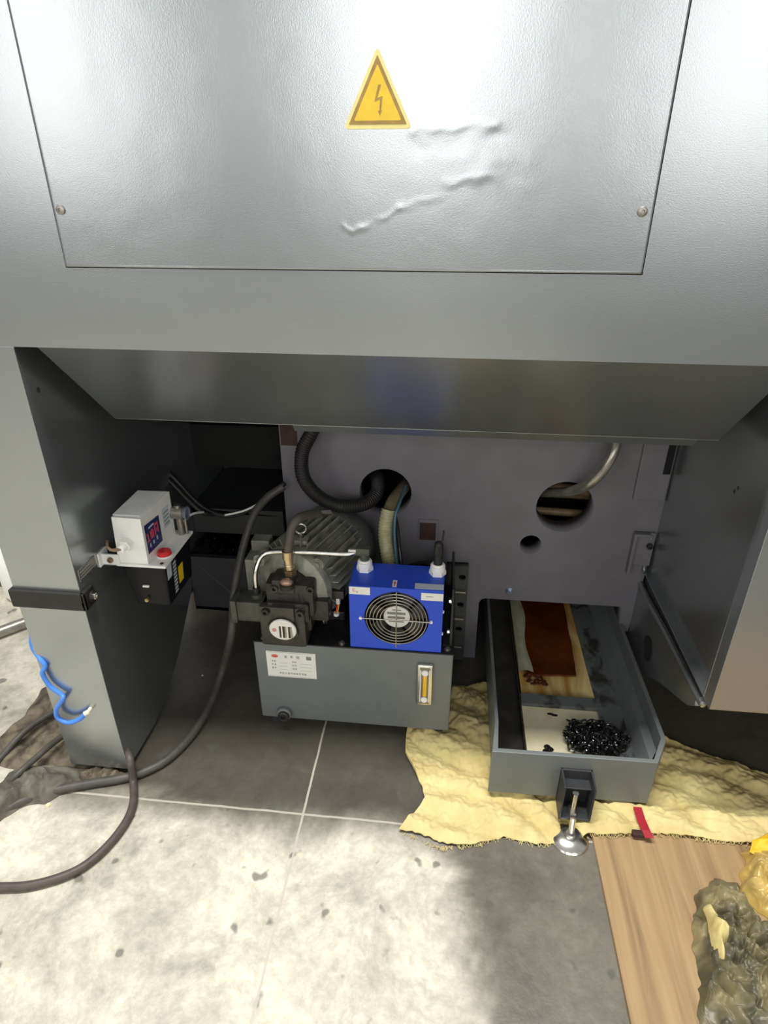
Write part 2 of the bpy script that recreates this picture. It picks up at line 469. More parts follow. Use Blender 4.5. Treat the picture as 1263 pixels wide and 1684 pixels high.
for f in panel.data.polygons: f.use_smooth = True
md = panel.modifiers.new('thickness', 'SOLIDIFY'); md.thickness = .0025; md.offset = -1
for p_ in (at(101, 345, y=Y0), at(1056, 348, y=Y0)):
    part(lambda b: b.lathe([(0, -.001), (.0075, -.001), (.0072, .003), (.005, .0045), (.003, .0045), (.003, .002), (0, .002)],
         (p_.x, Y0-.0015, p_.z), (0, -1, 0), 24), 'screw', DSTEEL, panel, smooth=True)
# high voltage triangle
def tri(cx, z0, w, h, rnd, y):
    pts = []
    c = [Vector((cx-w/2, z0)), Vector((cx+w/2, z0)), Vector((cx, z0+h))]
    for i in range(3):
        a, o, d = c[i-1], c[i], c[(i+1) % 3]
        u, v = (a-o).normalized()*rnd, (d-o).normalized()*rnd
        for k in range(7):
            t = k/6; pts.append(tuple((o+u)*(1-t)**2 + 2*o*t*(1-t) + (o+v)*t*t))
    return pts
scx, sz0 = -.124, 1.4755
st = MB()
ys = Y0-.0030
st.prism(tri(scx, sz0-.001, .102, .100, .008, 0), 'y', ys-.0006, ys+.0014, 0)
sticker = st.build('warning_sticker', STKB, panel)
def prints(b):
    out = tri(scx, sz0+.0045, .0865, .0845, .001, 0); inn = tri(scx, sz0+.0095, .0705, .0690, .003, 0)
    n = len(out)
    y_ = ys-.0008
    vs = [(u, y_, v) for u, v in out]+[(u, y_, v) for u, v in inn]
    b._take(vs, [(i, (i+1) % n, n+(i+1) % n, n+i) for i in range(n)], 1)
    b._take([(u, y_, v) for u, v in inn], [tuple(range(n))], 0)
    bolt = [(.001, .049), (-.0045, .0285), (.0035, .0315), (.0030, .0175), (.0005, .0175), (.0035, .0115), (.0065, .0180), (.0050, .0180), (.0075, .0355), (-.0005, .0325), (.0050, .0490)]
    b._take([(scx+u, y_-.0002, sz0+.0045+v) for u, v in bolt], [tuple(range(len(bolt)))], 1)
p_ = part(prints, 'warning_print', [STKY, STKK], panel, weld=False)
# beam underside, hopper
HX0, HX1 = -.762, .570
def hopper(b):
    p = [(HX0, 1.0905, 1.1365), (HX1, 1.0905, 1.1365), (HX1, 1.302, .925), (HX0, 1.302, .925),
         (HX0, 1.0935, 1.1385), (HX1, 1.0935, 1.1385), (HX1, 1.305, .9265), (HX0, 1.305, .9265)]
    b.hexa([Vector(v) for v in p])
    b.box(HX0, HX1, 1.302, 2.0, .924, .927)
part(hopper, 'chip_hopper', PAINT, enc, bevel=.001)
part(lambda b: b.hexa([V(-.345, 1.322, .903), V(.528, 1.322, .903), V(.528, 1.326, .905), V(-.345, 1.326, .905), V(-.345, 1.303, .9255), V(.528, 1.303, .9255), V(.528, 1.308, .9255), V(-.345, 1.308, .9255)]), 'hopper_lip', PAINT, enc)
part(lambda b: (b.box(-.80, .62, 1.085, 1.0935, 1.1365, 1.14)), 'beam_flange', PAINT, enc)
# left column
def column(b):
    b.box(-.96, -.80, Y0-.0015, Y0+.0015, .022, 1.137)
    b.box(-.96, -.957, Y0, 1.60, .022, 2.3)
    poly = [(Y0, .022), (1.24, .015), (1.33, .03), (1.45, .10), (1.62, .24), (2.0, .30), (2.0, 1.14), (Y0, 1.14)]
    b.prism(poly, 'x', -.803, -.80)
part(column, 'left_column', PAINT, enc, bevel=.0012)
def plate_l(b):
    q = [at(130, 945, x=-.8), at(158, 918, x=-.8)]
    b.box(-.80, -.7985, 1.092, 1.160, .612, .640, 0)
    for k in range(3): b.box(-.7985, -.798, 1.095, 1.157, .617+.007*k, .620+.007*k, 1)
part(plate_l, 'name_plate', [DSTEEL, PRINTG], enc)
part(lambda b: b.sphere((-.80, 1.118, 1.045), .006, 12, 0, (.3, 1, 1)), 'plug', DARKP, enc)
# right column and its inner wall
def rcol(b):
    b.box(.60, 1.9, Y0-.0015, Y0+.0015, .385, 1.137)
    b.box(.60, .603, Y0, 1.121, .385, 1.137)
    b.box(.60, .622, 1.118, 1.121, .385, 1.137)
    b.prism([(1.12, .37), (1.75, .37), (1.75, 1.14), (1.12, 1.14)], 'x', .62, .623)
    b.box(.60, 1.9, Y0, 2.0, .385, .388)
part(rcol, 'right_column', PAINT, enc, bevel=.0012)
def rim_r(b):
    a = at(1143, 1147, x=.598); c = at(1050, 962, x=.598)
    b.tube([(.606, a.y-.02, a.z+.012), (.606, a.y, a.z), (.606, (a.y+c.y)/2, (a.z+c.z)/2), (.606, c.y, c.z), (.606, c.y+.01, c.z+.06), (.606, c.y+.005, .50)], .0085, 10, 6)
part(rim_r, 'wall_rim', PAINT, enc, smooth=True)
def arm(b):
    pts = [at(1046, 962, x=.60), at(1030, 1040, x=.60), at(1056, 1108, x=.60), at(1083, 1122, x=.60), at(1129, 1160, x=.60), at(1141, 1160, x=.60), at(1143, 1146, x=.60)]
    poly = [(p.y, p.z) for p in pts]
    b.prism(poly, 'x', .602, .625)
    b.prism([(1.16, .375), (1.70, .30), (1.75, .50), (1.16, .40)], 'x', .621, .626)
part(arm, 'wall_gusset', PAINT, enc)
q = at(1064, 1066, x=.60)
part(lambda b: (b.lathe([(0, .0), (.034, .0), (.036, .0015), (.030, .0018), (.030, .0005), (0, .0005)], (.6015, q.y, q.z), (-1, 0, 0), 32)), 'gusset_hole_ring', DARKP, enc, smooth=True)
for px, py in ((1208, 808), (1214, 803)):
    q = at(px, py, x=.62)
    part(lambda b: b.sphere((.62, q.y, q.z), .005, 10, 0, (.4, 1, 1)), 'rivet', DARKP, enc)
# dark rear covers closing the machine behind
def rear(b):
    b.box(-1.0, 1.9, 2.3, 2.32, 0, 2.3)
    b.box(-.957, 1.9, 1.10, 2.3, 2.28, 2.30)
    b.box(1.88, 1.9, 1.10, 2.3, 0, 2.3)
    b.box(-.96, -.957, 1.9, 2.3, 0, 2.3)
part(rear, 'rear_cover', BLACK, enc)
def inner(b):      # dark inner frame, left of the bed
    b.box(-.80, -.478, 1.78, 1.80, .60, .74)          # upper sheet
    b.box(-.80, -.478, 2.05, 2.07, .0, .95)
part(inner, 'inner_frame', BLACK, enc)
def foot(b):
    a0 = at(318, 905, y=1.62)
    b.hexa([V(-.80, 1.62, .15), V(-.60, 1.62, .15), V(-.60, 1.64, .15), V(-.80, 1.64, .15),
            V(-.80, 1.62, .355), V(-.60, 1.62, .355), V(-.60, 1.64, .355), V(-.80, 1.64, .355)])
    b.box(-.80, -.50, 1.70, 2.05, .47, .49)
    b.box(-.80, -.50, 1.70, 1.72, .40, .49)
    b.box(-.80, -.60, 1.62, 1.90, .150, .165)
part(foot, 'chip_trough', DARKP, enc, bevel=.002)
def troughchips(b):
    for i in range(260):
        x, y = random.uniform(-.795, -.61), random.uniform(1.65, 1.80)
        r = random.uniform(.003, .010)
        b.sphere((x, y, .36+random.uniform(-.01, .006)), r, 6, 0, (1, random.uniform(.5, 1.3), .7))
    b.box(-.80, -.60, 1.64, 1.82, .17, .355)
tc_ = part(troughchips, 'oily_residue', CHIPS, enc)
tc_['kind'] = 'stuff'

# ------------------------------------------------------------------ bed casting
YB = 1.65
bed = thing('machine_bed', (.1, 1.8, 0), 'purple-grey cast machine bed with round holes behind the tank and hoses', 'machine bed')
op = [(-.477, .0), (.13, .0), (.128, .225), (.134, .238), (.146, .243), (.560, .243), (.566, .236), (.570, .15), (.60, .15), (.62, .50), (.62, .96), (-.477, .96)]
BT = .07
holes = [(-.171, .597, .077), (.349, .577, .081), (.266, .447, .032)]
holed_plate('bed_face', op, holes, BED, bed, 'xz', YB, BT, 64)
part(lambda b: b.box(-.477, -.455, YB+BT, 2.04, 0, .96), 'bed_side', BED, bed)
def tunnel(b):
    b.box(.11, .128, YB+BT, 2.2, 0, .26); b.box(.59, .61, YB+BT, 2.2, 0, .26); b.box(.11, .61, YB+BT, 2.2, .26, .28)
part(tunnel, 'tray_tunnel', DARKP, bed)
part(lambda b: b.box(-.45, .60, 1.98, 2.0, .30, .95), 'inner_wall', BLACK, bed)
def pipes(b):
    b.cyl((.22, 1.80, .575), (.48, 1.80, .560), .018); b.cyl((.22, 1.84, .535), (.48, 1.84, .530), .015)
    b.cyl((.22, 1.86, .615), (.48, 1.88, .605), .012); b.cyl((.22, 1.78, .500), (.48, 1.78, .492), .012)
part(pipes, 'inner_pipe', BROWNH, bed, smooth=True)
def patch(b):
    b.box(-.071, -.012, YB-.004, YB, .443, .516, 0)
    b.box(-.067, -.018, YB-.0052, YB-.003, .447, .506, 1)
part(patch, 'primer_pad', [BED, PRIMER], bed, bevel=.001)
part(lambda b: b.box(-.474, -.425, YB-.0012, YB, .735, .96), 'primer_patch', PRIMER, bed)
def pad(b):
    b.rbox(.530, .617, YB-.012, YB+.005, .615, .955, .004)
part(pad, 'machined_pad', BED, bed)
part(lambda b: b.box(.594, .612, YB-.016, YB-.011, .70, .92), 'black_strip', BLACK, bed)  # plain black strip standing on the right of the pad
def brk(b):
    b.rbox(.556, .616, YB-.010, YB+.002, .40, .512, .004)
    b.rbox(.552, .562, YB-.022, YB+.002, .375, .512, .003)
    b.rbox(.556, .600, YB-.022, YB, .502, .512, .003)
br = part(brk, 'bracket', BED, bed)
q = at(1068, 898, y=YB-.012)
part(lambda b: capbolt(b, (q.x, YB-.011, q.z), (0, -1, 0), .009, .01), 'bolt', IRON, bed, smooth=True)
q = at(838, 972, y=YB)
part(lambda b: (b.lathe([(0, 0), (.012, 0), (.012, .003), (.009, .005), (0, .005)], (q.x, YB, q.z), (0, -1, 0), 24), hexbolt(b, (q.x, YB-.004, q.z), (0, -1, 0), .008, .008)), 'bolt', mat('zinc_bolt', (.45, .52, .62), .25, .9), bed, smooth=False)
# dark ribbed foot plate with holes right of the tank
fp_h = [((at(x, y_, y=1.62).x, at(x, y_, y=1.62).z, .011)) for x, y_ in ((760, 950), (757, 995), (754, 1035))]
a0, a1, a2, a3 = at(735, 932, y=1.62), at(771, 932, y=1.62), at(773, 1108, y=1.62), at(735, 1104, y=1.62)
lev = mat('lever_plate', (.065, .068, .064), .5, .1, .2, 20, .3, 100)
holed_plate('slotted_foot', [(a0.x, a0.z), (a1.x, a1.z), (a1.x+.004, .012), (a0.x+.0, .012)], fp_h, lev, bed, 'xz', 1.62, .018)
for h in (at(758, 970, y=1.62), at(755, 1014, y=1.62), at(752, 1060, y=1.62)):
    part(lambda b: b.rbox(a0.x+.028, a1.x-.004, 1.606, 1.62, h.z-.006, h.z+.002, .002), 'foot_ridge', DSTEEL, bed)
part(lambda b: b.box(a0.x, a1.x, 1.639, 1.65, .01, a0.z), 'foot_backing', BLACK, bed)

# ------------------------------------------------------------------ left column clamp band, air hose
band = thing('clamp_band', (-.88, 1.08, .545), 'black clamp band wrapped around the left grey column', 'clamp band')
def bandf(b):
    b.rbox(-.967, -.788, Y0-.012, Y0-.002, .546, .592, .003)
    b.rbox(-.967, -.9605, Y0-.012, 1.13, .546, .592, .003)
    b.rbox(-.7995, -.788, Y0-.012, 1.115, .546, .592, .003)
part(bandf, 'band', RUBBER, band)
def bb(b):
    b.cyl((-.7875, 1.100, .569), (-.783, 1.100, .569), .013, seg=24); capbolt(b, (-.783, 1.1, .569), (1, 0, 0), .008, .007, 1)
part(bb, 'bolt', [RUBBER, STEEL], band, smooth=True)

ah = thing('air_hose', at(103, 1188, y=1.06), 'thin bright blue air hose curling around the left column', 'hose')
pts = [at(*p, y=y_) for p, y_ in (((52, 1030), 1.16), ((53, 1062), 1.10), ((66, 1083), 1.08), ((74, 1095), 1.075), ((70, 1108), 1.07), ((82, 1128), 1.07), ((101, 1142), 1.07), ((103, 1150), 1.064), ((93, 1166), 1.064), ((95, 1180), 1.064), ((112, 1188), 1.064), ((130, 1183), 1.064), ((140, 1174), 1.064))]
part(lambda b: b.tube(pts, .0058, 12), 'tube', AIRB, ah, smooth=True)
e = pts[-1]
part(lambda b: (b.cyl(e-V(.002, .0, .001), e+V(.008, .006, .003), .0065, seg=16), b.cyl(e+V(.006, .002, .003), (e.x+.006, Y0, e.z+.003), .005, seg=12)), 'fitting', mat('cream_fitting', (.70, .66, .52), .4), ah, smooth=True)

# ------------------------------------------------------------------ lubricator
lub = thing('lubrication_pump', (-.70, 1.27, .48), 'small light grey lubrication pump with red cap above a black oil reservoir', 'lubrication pump')
ZP = .606
def fplate(b):
    b.rbox(-.764, -.642, 1.181, 1.356, ZP-.007, ZP, .003)
part(fplate, 'mounting_plate', LUBW, lub)
def lbox(b):
    p = [V(-.760, 1.187, ZP), V(-.686, 1.187, ZP), V(-.680, 1.335, ZP), V(-.760, 1.335, ZP),
         V(-.755, 1.190, .727), V(-.684, 1.187, .727), V(-.678, 1.335, .727), V(-.745, 1.333, .727)]
    b.hexa(p)
    b.box(-.757, -.690, 1.20, 1.33, .7268, .7285)
part(lbox, 'pump_housing', LUBW, lub, bevel=.004, bseg=3)
def gland(b):
    c = at(213, 893, y=1.187)
    b.cyl((c.x-.004, 1.188, c.z), (c.x-.004, 1.168, c.z), .016, .014, 6); b.cyl((c.x-.004, 1.170, c.z), (c.x-.006, 1.156, c.z), .011, .008, 16)
    b.cyl((c.x-.006, 1.160, c.z), (c.x-.03, 1.150, c.z+.001), .0028, seg=10, mi=1)
    b.tube([(c.x-.006, 1.158, c.z), (c.x-.02, 1.152, c.z-.001), (c.x-.036, 1.156, c.z+.004), (c.x-.05, 1.18, c.z+.006)], .0032, 8, 6, mi=1)
part(gland, 'cable_gland', [WHITE, BROWNH], lub, smooth=True)
def lbk(b):
    b.rbox(-.800, -.755, 1.182, 1.187, ZP-.006, ZP+.024, .0015)
    b.rbox(-.800, -.757, 1.182, 1.21, ZP-.006, ZP-.002, .0015)
    b.rbox(-.800, -.796, 1.17, 1.21, ZP-.006, ZP+.03, .0015)
    capbolt(b, (-.775, 1.182, ZP+.01), (0, -1, 0), .007, .006, 1)
part(lbk, 'bracket', [LUBW, BROWNH], lub)
part(lambda b: b.lathe([(0, 0), (.017, 0), (.018, .003), (.017, .0045), (.0158, .0055), (.0158, .011), (.013, .0135), (0, .014)], (-.6655, 1.232, ZP), (0, 0, 1), 32), 'filler_cap', RED, lub, smooth=True)
part(lambda b: b.lathe([(.017, 0), (.0195, 0), (.0195, .0035), (.017, .0035)], (-.6655, 1.232, ZP), (0, 0, 1), 32), 'cap_ring', LUBW, lub, smooth=True)
part(lambda b: b.lathe([(0, .0), (.0045, .0), (.0045, .001), (0, .001)], (-.656, 1.193, ZP), (0, 0, 1), 16), 'screw', PRIMER, lub)
def hxs(y, z, o):
    t = (z-ZP)/.121; u = (y-1.187)/.148
    return V(-.686+t*.002+u*.006+o, y, z)
def lblN(b):
    def q(y0, y1, z0, z1, mi, o=.0010, z2=None, z3=None):
        z2 = z1 if z2 is None else z2; z3 = z0 if z3 is None else z3
        b._take([hxs(y0, z0, o), hxs(y1, z3, o), hxs(y1, z2, o), hxs(y0, z1, o)], [(0, 1, 2, 3)], mi)
    q(1.196, 1.266, .628, .704, 0, .0006, .697, .626)
    q(1.212, 1.238, .6870, .6920, 2)
    for y0, y1, z0, z1 in ((1.203, 1.208, .656, .678), (1.200, 1.211, .656, .661), (1.200, 1.208, .674, .679), (1.216, 1.232, .657, .663),
                           (1.216, 1.220, .657, .678), (1.228, 1.232, .657, .678), (1.222, 1.226, .657, .682), (1.237, 1.242, .656, .686),
                           (1.237, 1.256, .681, .687), (1.251, 1.256, .658, .686), (1.245, 1.248, .664, .674)): q(y0, y1, z0, z1, 1)
    q(1.207, 1.213, .640, .650, 2); q(1.223, 1.229, .641, .650, 2); q(1.241, 1.247, .642, .653, 2)
part(lblN, 'brand_label', [NAVY, PINK, PALEB], lub, weld=False)
def lblP(b):
    def q(y0, y1, z0, z1, mi, o): b._take([hxs(y0, z0, o), hxs(y1, z0, o), hxs(y1, z1, o), hxs(y0, z1, o)], [(0, 1, 2, 3)], mi)
    q(1.284, 1.318, .648, .700, 0, .0006)
    for k in range(4): q(1.288, 1.313, .656+.010*k, .659+.010*k, 1, .0010)
part(lblP, 'wiring_label', [PALEB, PRINTG], lub, weld=False)
def conn(b):
    b.cyl((-.680, 1.335, .668), (-.650, 1.335, .668), .0165, seg=28); b.cyl((-.650, 1.335, .668), (-.644, 1.335, .668), .0135, seg=28, mi=1)
    b.torus((-.642, 1.335, .668), (1, 0, 0), .015, .003, 28, 8, 1)
    b.cyl((-.664, 1.335, .660), (-.664, 1.335, ZP), .008, seg=16); b.cyl((-.664, 1.335, .69), (-.664, 1.335, .68), .008, seg=16)
    b.cyl((-.652, 1.340, .655), (-.652, 1.340, ZP), .004, seg=12)
part(conn, 'outlet_fitting', [DSTEEL, mat('grey_blue_ring', (.14, .16, .20), .4)], lub, smooth=True)
def res(b):
    p = [V(-.742, 1.196, .478), V(-.656, 1.196, .478), V(-.654, 1.338, .478), V(-.742, 1.338, .478),
         V(-.756, 1.188, ZP-.007), V(-.649, 1.188, ZP-.007), V(-.647, 1.346, ZP-.007), V(-.756, 1.346, ZP-.007)]
    b.hexa(p)
part(res, 'oil_reservoir', RESV, lub, bevel=.008, bseg=4)
def resl(b):
    def xs_(z): return -.649-.007*(ZP-.007-z)/.121
    def quad(y0, y1, z0, z1, mi, o=.0012):
        b._take([(xs_(z0)+o, y0, z0), (xs_(z0)+o, y1, z0), (xs_(z1)+o, y1, z1), (xs_(z1)+o, y0, z1)], [(0, 1, 2, 3)], mi)
    quad(1.256, 1.326, .507, .556, 0)
    quad(1.197, 1.222, .555, .592, 1); quad(1.224, 1.252, .492, .592, 2)
    for k in range(9): quad(1.229, 1.246, .497+.0102*k, .503+.0102*k, 1, .0018)
part(resl, 'caution_label', [YEL, PALEB, mat('label_black', (.02, .02, .02), .4)], lub, weld=False)
def lvl(b):
    c = at(243, 985, y=1.192); b.cyl((c.x, 1.200, c.z), (c.x, 1.186, c.z), .0045, seg=16)
    b.cyl((c.x, 1.188, c.z), (c.x, 1.183, c.z), .003, seg=12)
part(lvl, 'drain_nipple', BRASS, lub, smooth=True)
c = at(241, 963, y=1.192)
part(lambda b: b.rbox(c.x-.008, c.x+.008, 1.1865, 1.196, c.z-.002, c.z+.002, .001), 'level_mark', LABELW, lub)

def hose(name, label, pts, r, m, base=None, cat='hose', **k):
    b = MB(); b.tube(pts, r, **k); o = b.build(name, m, smooth=True); recenter(o); return tag(o, label, cat)
# ------------------------------------------------------------------ tank
tank = thing('hydraulic_tank', (-.222, 1.45, 0), 'dark grey hydraulic oil tank with nameplate and sight gauge below the motor', 'oil tank')
TX0, TX1, TZ0, TZ1, TY0, TY1 = -.492, .046, .035, .312, 1.290, 1.605
part(lambda b: b.box(TX0, TX1, TY0, TY1, TZ0, TZ1-.004), 'tank_body', TANKP, tank, bevel=.003)
part(lambda b: b.box(TX0-.002, TX1+.002, TY0-.002, TY1+.002, TZ1-.004, TZ1), 'tank_lid', mat('tank_lid_black', (.014, .014, .015), .25, 0, .3, 20, .2, 80), tank, bevel=.001)
for fx, fy in ((-.46, 1.32), (.015, 1.32), (-.46, 1.57), (.015, 1.57)):
    part(lambda b: b.cyl((fx, fy, 0), (fx, fy, TZ0), .018, seg=20), 'tank_foot', DARKP, tank, smooth=True)
def nameplate(b):
    b.rbox(-.460, -.323, TY0-.0022, TY0+.001, .192, .281, .0008, 0)
    y_ = TY0-.0026
    def q(x0, x1, z0, z1, mi): b.box(x0, x1, y_, y_+.0006, z0, z1, mi)
    b.prism([(-.436+.0095*math.cos(a*PI/8), .2655+.0055*math.sin(a*PI/8)) for a in range(16)], 'y', y_, y_+.0006, 2)
    q(-.349, -.335, .258, .270, 1)
    # the writing is too faint to read in the photo: strokes of the same size, place and weight
    rs = random.Random(4)
    def glyph(cx, cz, h):
        t = h*.13
        for zz in (-.42, 0, .42)[rs.randint(0, 1):]: q(cx-h*.42, cx+h*.42, cz+zz*h-t/2, cz+zz*h+t/2, 1)
        for xx in rs.sample((-.36, 0, .36), 2): q(cx+xx*h-t/2, cx+xx*h+t/2, cz-h*.45, cz+h*.45, 1)
    for k in range(3): glyph(-.405+.0165*k, .265, .0085)
    for k in range(3):
        zc = .2475-.0118*k
        for x_ in (-.4435, -.4365, -.3865, -.3795): glyph(x_, zc, .0052)
        q(-.425, -.402, zc-.005, zc-.0046, 1); q(-.368, -.335, zc-.005, zc-.0046, 1)
    for k in range(10): glyph(-.424+.0078*k, .2065, .0058)
    for a_, b_ in ((.1945, .1950), (.2780, .2785)): q(-.457, -.326, a_, b_, 1)
part(nameplate, 'nameplate', [LABELW, PRINTG, PRINTR], tank, weld=False)
def gauge(b):
    b.rbox(-.0475, -.0045, TY0-.012, TY0, .136, .277, .005, 0, 3)
    b.rbox(-.0400, -.0120, TY0-.0135, TY0-.011, .144, .269, .002, 3)
    b.rbox(-.0310, -.0200, TY0-.017, TY0-.010, .172, .244, .003, 1, 3)
    for z in (.160, .254): b.lathe([(0, 0), (.0095, 0), (.0095, .004), (.007, .0065), (0, .007)], (-.0258, TY0-.0125, z), (0, -1, 0), 24, 2)
    b.box(-.0390, -.0365, TY0-.0145, TY0-.012, .150, .263, 2); b.box(-.0150, -.0125, TY0-.0145, TY0-.012, .150, .263, 2)
part(gauge, 'sight_gauge', [STEEL, GLASSY, WHITE, mat('gauge_back', (.24, .21, .16), .3, .4)], tank, smooth=True)
def plug(b):
    c = at(467, 1178, y=TY0-.012)
    b.lathe([(0, 0), (.022, 0), (.021, .012), (.018, .014), (0, .014)], (c.x, TY0+.001, c.z+.006), (0, -1, 0), 28, 0)
    b.lathe([(0, 0), (.0165, 0), (.0165, .007), (.014, .009), (.007, .009), (.007, .003), (0, .003)], (c.x, TY0-.013, c.z+.004), (0, -1, 0), 28, 1)
part(plug, 'drain_plug', [TANKP, IRON], tank, smooth=True)
for p_ in ((736, 1068), (737, 1043), (430, 1058), (562, 1060)):
    q = at(*p_, z=TZ1)
    q.y = max(q.y, TY0+.012)
    part(lambda b: hexbolt(b, (min(q.x, TX1-.014), q.y, TZ1), (0, 0, 1), .0065, .006), 'bolt', DSTEEL, tank)

# black gusset between tank and bed
gb = thing('cooler_bracket', (.04, 1.45, TZ1), 'black angled sheet bracket standing right of the blue oil cooler', 'bracket')
def gbf(b):
    b.prism([(1.32, TZ1), (1.60, TZ1), (1.60, .44), (1.56, .46), (1.34, .46+.02)], 'x', .034, .040)
    b.box(.018, .040, 1.32, 1.60, TZ1, TZ1+.004)
part(gbf, 'sheet', mat('black_sheet', (.02, .02, .02), .4), gb, bevel=.001)
for y_, z_ in ((1.36, .33), (1.36, .43)):
    part(lambda b: hexbolt(b, (.034, y_, z_), (-1, 0, 0), .006, .006), 'bolt', STEEL, gb)

# ------------------------------------------------------------------ oil cooler
co = thing('oil_cooler', (-.106, 1.345, TZ1), 'bright blue oil cooler with round fan grille on the grey tank', 'oil cooler')
CX0, CX1, CY0, CY1, CZ0, CZ1 = -.2265, .0125, 1.292, 1.404, TZ1+.001, .507
fc = at(652, 1018, y=CY0)
FRd = .083
holed_plate('front_sheet', [(CX0, CZ0), (CX1, CZ0), (CX1, CZ1), (CX0, CZ1)], [(fc.x, fc.z, FRd)], BLUE, co, 'xz', CY0, .002, 72)
def cbody(b):
    b.box(CX0, CX0+.002, CY0+.002, CY1, CZ0, CZ1); b.box(CX1-.002, CX1, CY0+.002, CY1, CZ0, CZ1)
    b.box(CX0, CX1, CY0+.0005, CY1, CZ1-.002, CZ1+.0005); b.box(CX0, CX1, CY1-.03, CY1, CZ0, CZ1)
part(cbody, 'housing', BLUE, co, bevel=.0012)
part(lambda b: b.lathe([(FRd+.0005, .0), (FRd, .0), (FRd-.001, .02), (FRd-.001, .03), (.0, .03)], (fc.x, CY0+.002, fc.z), (0, 1, 0), 64), 'fan_shroud', BLACK, co, smooth=True)
def fan(b):
    for k in range(7):
        a = 2*PI*k/7
        vs = []
        for rr, tw in ((.034, .020), (.055, .026), (.076, .030)):
            for s_ in (-1, 1):
                aa = a+s_*.30+rr*4
                vs.append((fc.x+rr*math.cos(aa), CY0+.018+s_*.006, fc.z+rr*math.sin(aa)))
        b._take(vs+[(x, y+.0015, z) for x, y, z in vs], [(0, 1, 3, 2), (2, 3, 5, 4), (6, 8, 9, 7), (8, 10, 11, 9), (0, 2, 8, 6), (2, 4, 10, 8), (1, 7, 9, 3), (3, 9, 11, 5), (4, 5, 11, 10)])
part(fan, 'fan_blades', DARKP, co)
def hub(b):
    b.lathe([(0, 0), (.036, 0), (.038, .002), (.038, .022)], (fc.x, CY0+.010, fc.z), (0, 1, 0), 40, 1)
    b.lathe([(0, 0), (.034, 0)], (fc.x, CY0+.0095, fc.z), (0, 1, 0), 40, 0)
    for z0, z1, w in ((.007, .014, .028), (-.006, .001, .026), (-.017, -.011, .024), (.020, .0225, .014)):
        b.box(fc.x-w*.9, fc.x+w*.8, CY0+.0088, CY0+.0093, fc.z+z0, fc.z+z1, 2)
part(hub, 'fan_hub', [HUBW, IRON, PRINTG], co, weld=False)
def grille(b):
    for rr in (.078, .069, .060, .051, .042): b.torus((fc.x, CY0-.003, fc.z), (0, -1, 0), rr, .0014, 64, 8)
    for a in (PI/2, 0, ):
        d = V(math.cos(a), 0, math.sin(a)); c_ = V(fc.x, CY0-.0055, fc.z)
        b.cyl(c_-d*.088, c_+d*.088, .0016, seg=8)
part(grille, 'fan_grille', GRIL, co, smooth=True)
for p_ in ((593, 1016), (709, 1023)):
    q = at(*p_, y=CY0)
    part(lambda b: b.lathe([(0, 0), (.0045, 0), (.004, .003), (0, .004)], (q.x, CY0, q.z), (0, -1, 0), 16), 'screw', WHITE, co, smooth=True)
for z_ in (.365, .435):
    part(lambda b: b.lathe([(0, 0), (.0045, 0), (.004, .003), (0, .004)], (CX1, 1.305, z_), (1, 0, 0), 16), 'screw', WHITE, co, smooth=True)
def lab1(b):
    b.box(CX0+.001, CX0+.054, CY0-.0018, CY0-.0008, .4835, .506, 0)
    text_mesh(b, 'C', .012, (CX0+.013, CY0-.0022, .496), (1, 0, 0), (0, 0, 1), 1); text_mesh(b, 'x', .009, (CX0+.021, CY0-.0022, .492), (1, 0, 0), (0, 0, 1), 2)
part(lab1, 'front_label', [LABELW, PRINTR, PRINTG], co, weld=False)
def lab2(b):
    b.box(CX1-.056, CX1-.001, CY0-.0018, CY0-.0008, .478, .500, 0)
    b.box(CX1-.044, CX1-.026, CY0-.0022, CY0-.0016, .489, .4905, 1)
part(lab2, 'front_label', [LABELW, PRINTG], co, weld=False)
part(lambda b: b.box(CX1-.073, CX1-.001, CY0+.004, CY0+.028, CZ1, CZ1+.0012), 'top_label', PALEB, co)
def lab4(b):
    ax = -.112
    b.box(ax-.0055, ax+.0055, CY0+.006, CY0+.036, CZ1, CZ1+.0012, 0)
    b._take([(ax-.0015, CY0+.009, CZ1+.0016), (ax+.0015, CY0+.009, CZ1+.0016), (ax+.0015, CY0+.020, CZ1+.0016), (ax+.004, CY0+.020, CZ1+.0016), (ax, CY0+.033, CZ1+.0016), (ax-.004, CY0+.020, CZ1+.0016), (ax-.0015, CY0+.020, CZ1+.0016)], [tuple(range(7))], 1)
part(lab4, 'arrow_sticker', [LABELW, PRINTR], co, weld=False)
NL = V(-.196, 1.372, CZ1); NR = V(-.006, 1.372, CZ1)
for c_ in (NL, NR):
    part(lambda b: (b.cyl(c_, c_+V(0, 0, .012), .0225, .0215, 6), b.cyl(c_+V(0, 0, .012), c_+V(0, 0, .026), .020, .019, 24), b.cyl(c_+V(0, 0, .026), c_+V(0, 0, .031), .0165, .015, 24)), 'port_nut', WHITE, co, smooth=True)
def fitR(b):
    b.cyl(NR+V(0, 0, .03), NR+V(0, 0, .060), .012, .011, 16); b.cyl(NR+V(0, 0, .060), NR+V(0, .002, .084), .0125, .012, 8)
    b.sphere(NR+V(.0, .002, .084), .012, 14); b.cyl(NR+V(.008, 0, .09), NR+V(.011, .0, .128), .003, .0022, 8)
part(fitR, 'hose_fitting', RUBBER, co, smooth=True)
def fitL(b):
    b.cyl(NL+V(0, 0, .03), NL+V(-.002, 0, .050), .0125, .0125, 12); b.rbox(NL.x-.022, NL.x+.014, NL.y-.012, NL.y+.012, NL.z+.046, NL.z+.068, .004)
part(fitL, 'elbow_fitting', mat('green_grey_fitting', (.085, .10, .075), .4, .3), co, smooth=True)

